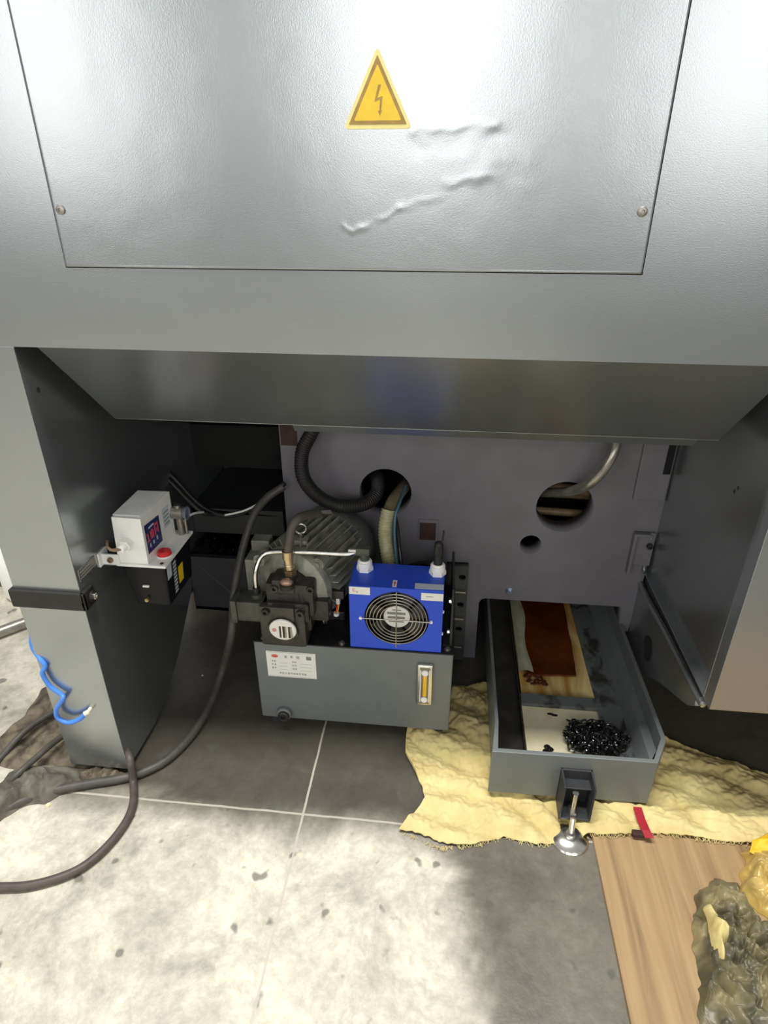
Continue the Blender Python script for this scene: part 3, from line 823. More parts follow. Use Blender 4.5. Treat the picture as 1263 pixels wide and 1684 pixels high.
# ------------------------------------------------------------------ motor and pump
mp = thing('motor_pump', (-.40, 1.42, TZ1), 'dirty finned electric motor with black hydraulic pump on top of the tank', 'motor')
A0 = at(484, 965, y=1.36)       # centre of bell housing
ax = V(math.sin(R(19)), math.cos(R(19)), .0).normalized()
fr = .125
cz = .445; A0.z = cz; A0.x = -.395
def bell(b):
    b.lathe([(0, -.012), (.060, -.012), (.078, -.010), (.095, .0), (.108, .006), (.111, .014), (.111, .026), (.104, .030), (.100, .040)], A0, ax, 56)
part(bell, 'bell_housing', MOTOR, mp, smooth=True)
def mbody(b):
    b.lathe([(.0, .03), (.100, .03), (.102, .036), (.102, .22), (.09, .235), (.0, .24)], A0, ax, 56)
    q_ = ax.to_track_quat('Z', 'Y')
    for k in range(34):
        a = 2*PI*k/34
        rd = q_ @ V(math.cos(a), math.sin(a), 0); tg = q_ @ V(-math.sin(a), math.cos(a), 0)
        if rd.z < -.75: continue
        p0 = A0+ax*.042; p1 = A0+ax*.215
        w = .0024
        h = .124
        vs = []
        for p in (p0, p1):
            vs += [p+rd*.100-tg*w, p+rd*.100+tg*w, p+rd*h+tg*w*.6, p+rd*h-tg*w*.6]
        b._take(vs, [(0, 1, 2, 3), (7, 6, 5, 4), (0, 4, 5, 1), (1, 5, 6, 2), (2, 6, 7, 3), (3, 7, 4, 0)])
part(mbody, 'finned_housing', MOTOR, mp)
part(lambda b: b.lathe([(.0, .215), (.124, .215), (.126, .222), (.126, .262), (.118, .276), (.03, .279), (.0, .279)], A0, ax, 48), 'fan_cover', mat('fan_cover_grey', (.10, .105, .10), .4, .2, .25, 25), mp, smooth=True)
for a in (45, 135):
    rd = V(math.cos(R(a)), 0, math.sin(R(a)))
    part(lambda b: (b.cyl(A0+rd*.112-ax*.004, A0+rd*.112+ax*.03, .017, seg=16), hexbolt(b, A0+rd*.112-ax*.004, -ax, .009, .009)), 'flange_lug', MOTOR, mp, smooth=True)
eb = A0+ax*.065+V(0, 0, .118)
def eye(b):
    b.torus(eb+V(0, 0, .028), V(.25, -1, 0), .0145, .0035, 32, 10); b.cyl(eb, eb+V(0, 0, .016), .0055, seg=12)
    b.rbox(eb.x-.02, eb.x+.02, eb.y-.018, eb.y+.018, eb.z-.014, eb.z, .004, 1)
part(eye, 'lifting_eye', [STEEL, MOTOR], mp, smooth=True)
def jbox(b):
    b.rbox(-.530, -.455, 1.395, 1.47, TZ1+.03, .50, .006)
    b.rbox(-.522, -.470, 1.44, 1.48, .50, .535, .004)
part(jbox, 'terminal_box', mat('rusty_grey_box', (.20, .20, .175), .5, .1, .45, 14, .3, 100), mp)
def feet(b):
    for y_ in (1.40, 1.52): b.rbox(-.50, -.26, y_, y_+.03, TZ1, TZ1+.030, .004)
    b.rbox(-.45, -.30, 1.39, 1.56, TZ1+.02, .37, .006)
part(feet, 'motor_foot', IRON, mp)
# pump body
pump = MB()
yb = 1.345
pump.lathe([(0, -.012), (.056, -.012), (.066, .0), (.070, .03), (.070, .055)], (A0.x, 1.315, cz-.002), ax, 40)
pump.rbox(-.445, -.318, 1.290, 1.35, .400, .500, .012)
pump.rbox(-.440, -.330, 1.278, 1.33, .392, .450, .008)
pump.rbox(-.425, -.365, 1.285, 1.345, .470, .515, .008)
pump.rbox(-.340, -.285, 1.31, 1.37, .375, .440, .008)
pump.rbox(-.395, -.330, 1.300, 1.35, .345, .42, .010)
pump.build('pump_body', IRON, mp, smooth=True)
def vblock(b):
    b.rbox(-.462, -.340, 1.272, 1.335, .3135, .440, .008)
    b.rbox(-.427, -.365, 1.262, 1.30, .402, .447, .006)
    b.cyl((-.401, 1.30, .371), (-.401, 1.262, .366), .0435, .0425, 36)
part(vblock, 'valve_block', mat('oily_brown_iron', (.060, .055, .047), .35, .3, .35, 30, .4, 100), mp, smooth=True)
def arm_(b):
    b.rbox(-.535, -.440, 1.285, 1.345, .378, .440, .006)
    b.rbox(-.540, -.524, 1.280, 1.35, .374, .444, .004)
    b.cyl((-.475, 1.315, .44), (-.475, 1.315, .452), .016, seg=20)
part(arm_, 'side_port_block', mat('oily_green_iron', (.075, .075, .062), .35, .3, .3, 30, .4, 100), mp, smooth=True)
for p_ in ((437, 1005), (494, 1008), (452, 966), (511, 968)):
    q = at(*p_, y=1.272)
    yy = 1.272 if p_[1] > 990 else 1.290
    q = at(*p_, y=yy)
    part(lambda b: capbolt(b, (q.x, yy+.004, q.z), (0, -1, 0), .0105, .014), 'cap_screw', IRON, mp, smooth=True)
dc = at(465, 1036, y=1.258)
def dial(b):
    o_ = V(dc.x, 1.262, dc.z)
    b.lathe([(0, 0), (.0355, 0), (.0355, .004), (.033, .0055), (0, .0055)], o_, (0, -1, -.12), 48, 0)
    y1 = 1.2558
    cxs = dc.x+.004; 
    for k, (x0, w, mi) in enumerate(((-.0125, .005, 2), (-.0075, .0035, 1), (-.004, .006, 2), (.002, .005, 3), (.007, .004, 1), (.011, .0055, 2), (.0165, .004, 3))):
        b.box(cxs+x0, cxs+x0+w, y1-.001, y1+.001, dc.z-.023, dc.z+.022, mi)
    b.cyl((dc.x-.022, y1+.001, dc.z), (dc.x-.022, y1-.0005, dc.z), .006, seg=16, mi=4)
part(dial, 'round_nameplate', [LABELW, STEEL, IRON, DSTEEL, mat('faded_red_print', (.62, .32, .28), .5)], mp, smooth=False, weld=False)
def ball(b):
    c_ = at(471, 958, y=1.285); b.sphere(c_, .0145, 16, 0, (1.15, .8, .8)); b.cyl(c_-V(0, 0, .016), c_-V(0, 0, .004), .018, seg=24, mi=1)
part(ball, 'grease_plug', [mat('dull_copper', (.42, .27, .20), .35, .5), IRON], mp, smooth=True)
F0 = at(478, 952, y=1.318); F1 = at(476, 908, y=1.318)
def fit(b):
    h = F1.z-F0.z
    b.cyl((F0.x, 1.318, F0.z-.01), (F0.x, 1.318, F0.z+.010), .011, seg=16, mi=1)
    b.cyl((F0.x, 1.318, F0.z+.010), (F0.x, 1.318, F0.z+.030), .0165, seg=6)
    b.cyl((F0.x, 1.318, F0.z+.032), (F0.x-.002, 1.318, F1.z-.018), .0125, seg=20); b.torus((F0.x-.001, 1.318, F0.z+.045), (0, 0, 1), .012, .0022, 20, 6)
    b.cyl((F0.x-.002, 1.318, F1.z-.018), (F0.x-.002, 1.318, F1.z+.004), .0150, .0145, 20)
part(fit, 'hose_fitting', [BRASS, IRON], mp, smooth=True)
for s_ in (0, 1):
    pass
q1 = at(556, 992, y=1.36)
def sens(b):
    b.rbox(q1.x-.014, q1.x+.018, 1.35, 1.375, q1.z+.02, q1.z+.045, .003, 1)
    b.cyl((q1.x, 1.36, q1.z+.02), (q1.x, 1.36, q1.z), .006, seg=14); b.tube([(q1.x, 1.36, q1.z), (q1.x-.004, 1.358, q1.z-.015), (q1.x-.005, 1.355, q1.z-.03)], .0018, 6, 5, mi=2)
    b.tube([(q1.x+.002, 1.36, q1.z), (q1.x+.0, 1.36, q1.z-.016), (q1.x-.003, 1.355, q1.z-.03)], .0018, 6, 5, mi=3)
    b.cyl((q1.x-.005, 1.355, q1.z-.028), (q1.x-.005, 1.355, q1.z-.036), .008, seg=14)
part(sens, 'wire_connector', [LABELW, IRON, RED, YEL], mp, smooth=True)
def drain(b):
    c_ = at(533, 1013, y=1.35); b.cyl((-.30, 1.345, c_.z), (c_.x, 1.345, c_.z), .014, seg=20); b.cyl((c_.x, 1.345, c_.z), (c_.x+.012, 1.345, c_.z), .017, seg=6); b.cyl((c_.x+.002, 1.345, c_.z), (c_.x+.004, 1.345, c_.z), .018, seg=20, mi=1)
part(drain, 'side_plug', [IRON, DSTEEL], mp, smooth=True)

# ------------------------------------------------------------------ hoses and pipes
F1.z += .0
hose('pressure_hose', 'brownish rubber hose arching from the pump fitting over the finned motor',
     [(F0.x-.002, 1.318, F1.z-.004), at(476, 890, y=1.318), at(480, 869, y=1.325), at(490, 853, y=1.34), at(506, 847, y=1.37), at(524, 845, y=1.41)], .0115, mat('brown_rubber', (.085, .073, .062), .5, 0, .2, 40), seg=16)
b = MB(); b.tube([at(520, 845, y=1.40), at(530, 844, y=1.42), at(542, 843, y=1.45)], .0075, 12, 6)
tag(recenter(b.build('hose_end_fitting', STEEL, smooth=True)), 'bright metal fitting at the rear end of the brown pump hose above the motor', 'fitting')
t_pts = [at(422, 972, y=1.315), at(420, 945, y=1.315), at(426, 922, y=1.33), at(434, 912, y=1.34), at(447, 908, y=1.345), at(475, 907.5, y=1.347), at(520, 909, y=1.358), at(572, 911, y=1.368), NL+V(-.018, 0, .056)]
st_ = thing('steel_pipe', t_pts[0], 'thin bent bright steel pipe from pump to left port of the blue cooler', 'pipe')
part(lambda b: b.tube(t_pts, .0062, 14), 'pipe', STEEL, st_, smooth=True)
part(lambda b: (b.cyl(t_pts[0]-V(0, 0, .022), t_pts[0]+V(0, 0, .012), .0095, seg=16), b.cyl(t_pts[0]-V(0, 0, .03), t_pts[0]-V(0, 0, .022), .013, seg=6, mi=1)), 'lower_fitting', [RUBBER, STEEL], st_, smooth=True)
part(lambda b: b.cyl(NL+V(-.042, -.001, .056), NL+V(-.020, 0, .056), .0078, seg=8), 'end_nut', DSTEEL, st_)
hose('corrugated_hose', 'thick black corrugated hose looping into the left round hole of the bed',
     [at(522, 690, y=1.62), at(512, 712, y=1.59), at(497, 745, y=1.575), at(499, 785, y=1.56), at(523, 816, y=1.56), at(560, 832, y=1.565), at(598, 829, y=1.60), at(619, 812, y=1.65), at(621, 790, y=1.72), at(615, 778, y=1.80)], .0195, RUBBER, seg=16, corr=.05, pitch=.007)
ch_pts = [at(672, 792, y=1.76), at(662, 804, y=1.68), at(648, 822, y=1.60), at(639, 842, y=1.56)]
hose('olive_hose', 'olive hose leaving the left round hole of the bed, slipped over the yellowed hose', ch_pts, .0185, OLIVE, seg=16)
hose('yellowed_hose', 'yellowed ribbed clear hose dropping from the olive hose behind the blue cooler',
     [at(639, 838, y=1.56), at(634, 862, y=1.545), at(634, 890, y=1.53), at(640, 925, y=1.50), at(645, 960, y=1.46), at(648, 985, y=1.44)], .0195, WRAP, seg=16, corr=.05, pitch=.009)
hose('blue_tracer_line', 'thin blue line running down beside the yellowed ribbed hose',
     [at(667, 800, y=1.66), at(657, 828, y=1.575), at(650, 850, y=1.545), at(649, 885, y=1.525), at(652, 920, y=1.49), at(656, 955, y=1.45)], .0040, mat('teal_blue_tube', (.06, .15, .22), .4), seg=10)
hose('shiny_black_cable', 'shiny black cable hanging right of the yellowed hose behind the cooler',
     [at(648, 842, y=1.60), at(653, 865, y=1.56), at(656, 895, y=1.53), at(660, 930, y=1.50), at(662, 965, y=1.46)], .0058, mat('glossy_black', (.02, .02, .02), .08), seg=12)
hose('grey_metal_hose', 'shiny grey hose bending into the right round hole of the bed',
     [at(1016, 715, y=1.60), at(1008, 745, y=1.58), at(992, 773, y=1.575), at(968, 796, y=1.585), at(938, 808, y=1.63), at(905, 810, y=1.70), at(870, 808, y=1.78)], .0145, CLEAR, seg=16)
hose('black_branch_hose', 'short black hose bit lying behind the right port of the blue cooler',
     [at(668, 934, y=1.50), at(690, 928, y=1.48), at(708, 926, y=1.46)], .009, RUBBER, seg=12)
hose('motor_cable', 'black cable curving over the rear end of the finned motor',
     [at(548, 836, y=1.58), at(572, 858, y=1.57), at(588, 885, y=1.56), at(590, 912, y=1.55), at(588, 930, y=1.54)], .0065, CABLE, seg=10)
# cables in the left cavity
def lp(l): return [at(a, b_, y=c_) for a, b_, c_ in l]
hose('black_cable', 'upper of two black cables drooping from the left column into the cavity', lp([(232, 752, 1.62), (255, 760, 1.62), (285, 785, 1.60), (312, 815, 1.60), (340, 838, 1.60), (375, 848, 1.60), (410, 838, 1.60), (440, 815, 1.60), (468, 795, 1.60)]), .0075, CABLE, cat='cable', seg=10)
hose('black_cable', 'lower of two black cables drooping from the left column into the cavity', lp([(228, 762, 1.60), (250, 772, 1.60), (278, 790, 1.59), (305, 818, 1.58), (332, 842, 1.58), (352, 846, 1.60)]), .0075, CABLE, cat='cable', seg=10)
hose('white_wire', 'thin white wire between the lubrication pump fitting and the cavity', lp([(300, 858, 1.40), (308, 850, 1.42), (320, 844, 1.45), (334, 842, 1.50)]), .0032, WHITE, cat='wire', seg=8)
hose('white_wire', 'short pale wire along the drooping black cables left of the motor', lp([(370, 847, 1.56), (390, 843, 1.56), (406, 838, 1.56), (422, 830, 1.56)]), .0030, LABELW, cat='wire', seg=8)
hose('power_hose', 'thick dark grey hose running from the cavity down to the foot of the left column',
     lp([(466, 800, 1.60), (440, 818, 1.58), (418, 845, 1.54), (404, 885, 1.50), (393, 930, 1.46), (384, 985, 1.42)]) +
     [at(381, 1040, y=1.36), at(368, 1095, z=.10), at(349, 1150, z=.04), at(318, 1205, z=.014), at(280, 1245, z=.012), at(240, 1268, z=.012), at(200, 1280, z=.012), at(140, 1290, z=.012), at(70, 1305, z=.012), at(0, 1335, z=.012), at(-60, 1380, z=.012)], .0115, HOSEG, seg=14)
hose('floor_cable', 'dark brown cable looping over the bright concrete from the left column foot',
     [at(205, 1225, y=1.12), at(214, 1250, y=1.07), at(219, 1285, z=.012), at(219, 1320, z=.0105), at(205, 1355, z=.0105), at(170, 1398, z=.0105), at(125, 1432, z=.0105), at(60, 1454, z=.0105), at(0, 1459, z=.0105), at(-80, 1455, z=.0105)], .0100, mat('brown_cable', (.085, .068, .062), .5, 0, .2, 40), cat='cable', seg=14)
hose('floor_cable', 'dark cable on the left floor, upper of two reaching behind the column',
     [at(-30, 1270, z=.012), at(0, 1247, z=.012), at(30, 1213, z=.035), at(62, 1187, z=.040), at(100, 1166, z=.040), at(150, 1150, z=.03)], .0085, HOSEG, cat='cable', seg=12)
hose('floor_cable', 'dark cable on the left floor, lower of two reaching behind the column',
     [at(-30, 1330, z=.03), at(0, 1300, z=.03), at(30, 1272, z=.05), at(55, 1250, z=.05), at(90, 1220, z=.045), at(130, 1192, z=.04)], .0085, HOSEG, cat='cable', seg=12)

# ------------------------------------------------------------------ chip and coolant tray
tr = thing('coolant_tray', (.36, 1.5, .035), 'grey open steel tray with brown oil pulled out from under the bed', 'tray')
TZ, TB = .180, .036
outer = [(.148, 1.100), (.540, 1.107), (.580, 1.182), (.574, 2.10), (.160, 2.10), (.160, 1.20)]
inn = [(.163, 1.112), (.533, 1.118), (.568, 1.187), (.564, 2.09), (.169, 2.09), (.169, 1.20)]
n = len(outer)
b = MB()
vs = [(x, y, TB) for x, y in outer]+[(x, y, TZ) for x, y in outer]+[(x, y, TZ) for x, y in inn]+[(x, y, TB+.006) for x, y in inn]
fs = [tuple(range(n-1, -1, -1)), tuple(range(3*n, 4*n))]
for i in range(n):
    j = (i+1) % n
    fs += [(i, j, n+j, n+i), (n+i, n+j, 2*n+j, 2*n+i), (2*n+i, 2*n+j, 3*n+j, 3*n+i)]
b._take(vs, fs); b.build('tray_shell', TANKP, tr, bevel=.0015)
part(lambda b: b.box(.170, .250, 1.135, 2.08, TB+.007, .050), 'left_channel', TRAYIN, tr)
part(lambda b: b.box(.248, .252, 1.135, 2.08, TB+.007, .074), 'channel_divider', TRAYIN, tr)
def ledge(b): b.box(.462, .527, 1.135, 2.08, TB+.007, .088)
part(ledge, 'right_ledge', LEDGE, tr)
def slope(b):
    b._take([(.527, 1.125, .088), (.527, 2.08, .088), (.545, 2.08, .128), (.545, 1.155, .128)], [(0, 1, 2, 3)])
    b._take([(.545, 1.155, .128), (.545, 2.08, .128), (.5675, 2.08, .131), (.5675, 1.19, .131)], [(0, 1, 2, 3)])
part(slope, 'inner_slope', TANKP, tr)
def cream(b):
    b.box(.252, .462, 1.135, 1.365, TB+.007, .078)
part(cream, 'cream_plate', CREAM, tr)
dv0, dv1 = at(855, 1146, z=.098), at(975, 1156, z=.098)
def cross(b): b.box(.25, .475, 1.365, 1.405, TB+.007, .090)
part(cross, 'cross_divider', LEDGE, tr, bevel=.001)
# amber-stained sheet and the oil pool lying in it
def bag(b):
    nx, ny = 60, 120
    vs = []
    for j in range(ny+1):
        for i in range(nx+1):
            x = .254+.208*i/nx; y = 1.406+.66*j/ny
            h = .074+.0035*noise.noise(V(x*14, y*9, 2))+.002*noise.noise(V(x*40, y*12, 5))
            e_ = min(x-.254, .462-x, y-1.406)
            h += .010*math.exp(-e_/.012)
            if x < .30: h += .004*math.sin(y*40)*math.exp(-((x-.28)/.012)**2)
            vs.append((x, y, h))
    b._take(vs, [(j*(nx+1)+i, j*(nx+1)+i+1, (j+1)*(nx+1)+i+1, (j+1)*(nx+1)+i) for j in range(ny) for i in range(nx)])
part(bag, 'stained_sheet', AMBERED, tr, smooth=True, weld=False)
def clearedge(b):
    nx, ny = 12, 90
    vs = []
    for j in range(ny+1):
        for i in range(nx+1):
            t = i/nx; y = 1.50+.56*j/ny
            x = .256+(.036+.006*math.sin(y*22))*t
            vs.append((x, y, .088+.006*math.sin(t*PI)+.0025*noise.noise(V(x*50, y*18, 9))))
    b._take(vs, [(j*(nx+1)+i, j*(nx+1)+i+1, (j+1)*(nx+1)+i+1, (j+1)*(nx+1)+i) for j in range(ny) for i in range(nx)])
part(clearedge, 'pale_sheet_fold', mat('pale_plastic', (.50, .50, .36), .15, 0, .15, 30, .3, 60), tr, smooth=True, weld=False)
def pool(b):
    pl = [at(868, 1108, z=.087), at(905, 1109, z=.087), at(948, 1110, z=.087), at(940, 1060, z=.087), at(930, 1010, z=.087)]
    L = [(p.x, p.y) for p in pl]+[(.445, 2.06), (.285, 2.06), (.285, 1.62), (.278, 1.52)]
    out = []
    for i in range(len(L)):
        a, c_ = Vector(L[i]), Vector(L[(i+1) % len(L)])
        for k in range(6):
            p = a.lerp(c_, k/6); out.append((p.x+.003*noise.noise(V(p.x*60, p.y*60, 0)), p.y+.004*noise.noise(V(p.x*50, p.y*50, 3))))
    b.prism(out, 'z', .080, .0862)
o_ = part(pool, 'oil_pool', OIL, tr); o_['kind'] = 'stuff'
def oilring(b):
    vs = []
    for k in range(26):
        c_ = V(random.uniform(.27, .33), random.uniform(1.455, 1.495), .081); b.sphere(c_, random.uniform(.003, .009), 8, 0, (1.6, 1, .35))
o_ = part(oilring, 'oil_drops', OIL, tr, smooth=True); o_['kind'] = 'stuff'
# swarf clump
def swarf(b):
    c0 = at(985, 1212, z=.10)
    for k in range(190):
        a = random.uniform(0, 2*PI); rr = math.sqrt(random.random())
        x = c0.x+.078*rr*math.cos(a)-.008; y = c0.y+.060*rr*math.sin(a)*(1-.3*math.cos(a))
        z = .088+.022*(1-rr)*random.random()+.006
        x = min(x, .545); y = max(y, 1.13)
        R_ = random.uniform(.006, .016); axd = V(random.uniform(-1, 1), random.uniform(-1, 1), random.uniform(-1, 1))
        q_ = axd.to_track_quat('Z', 'Y'); pts = []
        for s_ in range(9):
            t = s_/8*random.uniform(3, 5); pts.append(V(x, y, z)+q_ @ V(R_*math.cos(t), R_*math.sin(t), (s_-4)*.0012))
        for p in pts: p.z = max(p.z, .080)
        b.tube(pts, random.uniform(.0016, .0045), 6, 3)
    for k in range(120):
        a = random.uniform(0, 2*PI); rr = random.random()**.7
        b.sphere((min(.545, c0.x-.008+.070*rr*math.cos(a)), max(1.135, c0.y+.052*rr*math.sin(a)), .090+.008*(1-rr)), random.uniform(.008, .018), 8, 0, (1, 1, .55))
    for p_ in ((900, 1228), (905, 1232), (898, 1235)):
        q_ = at(*p_, z=.08); b.sphere(q_, .008, 8, 0, (1.2, 1, .5))
    for p_ in ((905, 1174), (912, 1176)):
        q_ = at(*p_, z=.079); b.sphere(q_, .006, 8, 0, (1.6, .8, .2))
o_ = MB(); swarf(o_); o_ = o_.build('metal_swarf', CHIPS, smooth=True); recenter(o_)
tag(o_, 'clump of oily black metal chips in the front corner of the tray', 'metal chips', kind='stuff')
# levelling foot bracket
lf = [at(918, 1283, y=1.098), at(968, 1286, y=1.098)]
def brkt(b):
    x0, x1 = .318, .392
    b.box(x0, x0+.004, 1.045, 1.103, .030, .142); b.box(x1-.004, x1, 1.045, 1.103, .030, .142)
    b.box(x0, x1, 1.097, 1.103, .030, .142); b.box(x0, x1, 1.070, 1.10, .108, .112)
    b.box(x0, x1, 1.045, 1.10, .030, .035)
part(brkt, 'foot_bracket', DARKP, tr, bevel=.001)
FX, FY = .345, 1.062
def rod(b):
    b.cyl((FX+.006, FY, .022), (FX+.006, FY, .105), .0075, seg=14)
    b.cyl((FX+.006, FY, .034), (FX+.006, FY, .048), .014, seg=6)
part(rod, 'threaded_rod', STEEL, tr, smooth=True)
def pad_(b):
    b.lathe([(0, .0), (.043, .0), (.044, .004), (.039, .010), (.020, .018), (.011, .018), (.010, .026), (0, .026)], (FX-.002, 1.015, 0), (0, -.05, 1), 36)
    b.cyl((FX-.001, 1.015, .02), (FX+.003, 1.035, .05), .007, seg=14)
part(pad_, 'foot_pad', STEEL, tr, smooth=True)

# ------------------------------------------------------------------ cloth, board, ribbon, bags
bd = MB(); bd.box(.397, 1.5, .30, 1.10, 0, .012)
tag(recenter(bd.build('plywood_board', WOOD, bevel=.001)), 'sheet of light brown plywood lying on the floor in the lower right corner', 'board')

def fpt(px, py): p = at(px, py, z=.015); return p.x, p.y
front = [fpt(*p) for p in ((656, 1362), (690, 1376), (722, 1390), (775, 1386), (830, 1372), (880, 1384), (905, 1384), (940, 1372), (1000, 1374), (1050, 1374), (1090, 1372), (1150, 1380), (1200, 1386), (1263, 1390))] + [(1.2, 1.03)]
left = [fpt(*p) for p in ((656, 1362), (676, 1340), (700, 1312), (696, 1290), (680, 1260), (667, 1235), (668, 1205))] + [(-.07, 1.33), (.04, 1.40), (.07, 1.50)]
back = [(.07, 1.50), (.155, 1.52), (.30, 1.47), (.58, 1.36), (.66, 1.352), (.89, 1.258), (1.2, 1.15)]
def interp(tab, x):
    if x <= tab[0][0]: return tab[0][1]
    for (a, b_), (c_, d_) in zip(tab, tab[1:]):
        if x <= c_: return b_+(d_-b_)*(x-a)/(c_-a) if c_ > a else d_
    return tab[-1][1]
ltab = sorted([(y, x) for x, y in left])
def cl(b):
    nx, ny = 420, 170
    vs = []
    for j in range(ny+1):
        for i in range(nx+1):
            u, v = i/nx, j/ny
            # the sheet: x from the left edge to 1.2 at each depth
            yv = front[0][1]+(1.50-front[0][1])*v
            xl = interp(ltab, yv)
            wgt = (1-u)**3
            x = xl*(wgt)+(-.06+1.26*u)*(1-wgt) if True else 0
            yf = interp(front, x); yk = interp(back, max(x, .07))
            s_ = max(0, min(1, (x+.08)/.20)); s_ = s_*s_*(3-2*s_)
            y = yv*(1-s_)+(yf+(yk-yf)*v)*s_
            if v == 0: y += .004*noise.noise(V(x*90, 0, 0))
            # folds
            w = noise.noise(V(x*3, y*3, 4))*.9
            k_ = max(0, min(1, (x-.2)/.25)); k_ = k_*k_*(3-2*k_)
            ph = (y*30+x*7+w*3)*(1-k_)+((y*1.0+x*.50)*34+w*3.6)*k_
            h = abs(math.sin(ph))**1.3*.0095+.010*max(0, noise.noise(V(x*5, y*6, 11)))+.007*abs(noise.noise(V(x*16+w, y*20, 1)))+.0045*noise.noise(V(x*34, y*44, 7))
            h += .003*noise.noise(V(x*90, y*90, 3))
            # board under the right side
            hb = .0135 if (x > .39 and y < 1.105) else 0
            if .37 < x <= .39 and y < 1.105: hb = .0135*(x-.37)/.02
            if x > .39 and 1.105 <= y < 1.125: hb = .0135*(1.125-y)/.02
            e_ = min(v*ny, (i if i < 50 else 50))/6
            h = 1.35*h*min(1, .35+e_*.5)
            z = .003+hb+max(0, h)
            # stay under the tray
            if .13 < x < .60 and y > 1.08: z = min(z, .030)
            vs.append((x, y, z))
    b._take(vs, [(j*(nx+1)+i, j*(nx+1)+i+1, (j+1)*(nx+1)+i+1, (j+1)*(nx+1)+i) for j in range(ny) for i in range(nx)])
b = MB(); cl(b); cloth = b.build('cloth', CLOTH, smooth=False, weld=False, recalc=False)
for f in cloth.data.polygons: f.use_smooth = True
recenter(cloth)
md = cloth.modifiers.new('thickness', 'SOLIDIFY'); md.thickness = .0012; md.offset = 1
fr = MB()
for k in range(300):
    x = random.uniform(-.055, .86); y = interp(front, x); hb = .0135 if x > .39 else 0
    a = random.uniform(-.9, .9); L_ = random.uniform(.004, .013)
    p = V(x, y+.003, .005+hb)
    fr.tube([p, p+V(math.sin(a)*L_*.5, -math.cos(a)*L_*.6, random.uniform(0, .003)), p+V(math.sin(a)*L_+random.uniform(-.003, .003), -math.cos(a)*L_, -.002)], .0006, 4, 2)
fr = fr.build('frayed_threads', CLOTH, cloth); fr['kind'] = 'stuff'
tag(cloth, 'wrinkled tan yellow cloth with frayed edge spread under the tray', 'cloth')

def rib(b):
    ps = [at(1048, 1328, z=.036), at(1054, 1348, z=.034), at(1062, 1366, z=.034), at(1068, 1379, z=.03)]
    vs = []
    for i, p in enumerate(ps):
        w = .0100
        vs += [p+V(-w, 0, 0), p+V(w, 0, .001*i), p+V(w, 0, .0025), p+V(-w, 0, .0015)]
    fs = []
    for i in range(len(ps)-1):
        for k in range(4): fs.append((4*i+k, 4*i+(k+1) % 4, 4*i+4+(k+1) % 4, 4*i+4+k))
    fs += [(0, 1, 2, 3), (12, 13, 14, 15)]
    b._take(vs, fs)
    q_ = at(1048, 1368, z=.03)
    b.rbox(q_.x-.012, q_.x+.016, q_.y-.010, q_.y+.006, .020, .032, .004, 1)
b = MB(); rib(b); o_ = b.build('ribbon', [REDCLOTH, PRIMER], smooth=False); recenter(o_)
tag(o_, 'red ribbon end sticking out from under the right front of the tray', 'ribbon')

def crumple(name, outline, z0, height, m, label, cat, seedv, sc=14, nn=90, amp=1.0, flat=1.0):
    """crumpled sheet heap over an outline polygon (floor coordinates)"""
    xs_ = [p[0] for p in outline]; ys_ = [p[1] for p in outline]
    cx, cy = sum(xs_)/len(xs_), sum(ys_)/len(ys_)
    def rad(a):
        d = V(math.cos(a), math.sin(a), 0); best = .01
        for (x0, y0), (x1, y1) in zip(outline, outline[1:]+outline[:1]):
            ex, ey = x1-x0, y1-y0; den = d.x*ey-d.y*ex
            if abs(den) < 1e-9: continue
            t = ((x0-cx)*ey-(y0-cy)*ex)/den; s_ = ((x0-cx)*d.y-(y0-cy)*d.x)/den
            if t > 0 and -1e-6 <= s_ <= 1+1e-6: best = max(best, t)
        return best
    b = MB(); vs = []; na = nn*2; nr = nn
    rr_ = [rad(2*PI*i/na) for i in range(na)]
    for k in range(nr+1):
        t = k/nr
        for i in range(na):
            a = 2*PI*i/na; r = rr_[i]*t
            x, y = cx+r*math.cos(a), cy+r*math.sin(a)
            p = V(x*sc, y*sc, seedv)
            n1 = 1-abs(noise.noise(p))*2; n2 = 1-abs(noise.noise(p*2.3+V(3, 1, 0)))*2; n3 = noise.noise(p*5.5)
            n4 = noise.noise(p*.45+V(9, 2, seedv))
            edge = (1-t**3.0)
            fo = 0
            for q_ in range(7):
                th = q_*2.4+seedv; wv_ = 1.1*noise.noise(p*.55+V(q_*7, 0, 0))
                ph = (x*math.cos(th)+y*math.sin(th))*sc*(.55+.33*q_)/1.6+wv_*1.4+q_*.37
                fo += abs((ph % 1.0)-.5)*2*(.34/(1+.45*q_))
            h = height*edge*(.30+.62*fo+.10*n2*amp+.04*n3*amp+.45*n4)
            ox = .012*noise.noise(p*1.4+V(5, 5, 5)); oy = .012*noise.noise(p*1.4+V(8, 3, 1))
            vs.append((x+ox, y+oy, z0+max(.001 if k < nr else 0, h)))
    fs = []
    for k in range(nr):
        for i in range(na):
            j = (i+1) % na; fs.append((k*na+i, k*na+j, (k+1)*na+j, (k+1)*na+i))
    fs.append(tuple(nr*na+i for i in range(na-1, -1, -1)))
    b._take(vs, fs); o = b.build(name, m, smooth=False)
    for f in o.data.polygons: f.use_smooth = True
    recenter(o); return tag(o, label, cat)
def G(l, z=.015): return [tuple(at(a, c_, z=z)[:2]) for a, c_ in l]
crumple('plastic_bag', G([(1138, 1500), (1150, 1462), (1180, 1445), (1212, 1455), (1232, 1500), (1250, 1520), (1300, 1540), (1330, 1640), (1320, 1740), (1200, 1740), (1150, 1690), (1152, 1600), (1140, 1560)]), .012, .085, RAGD,
        'greenish grey oily crumpled bag on the plywood, nearer of the two bags', 'bag', 3.3, 30, 130)
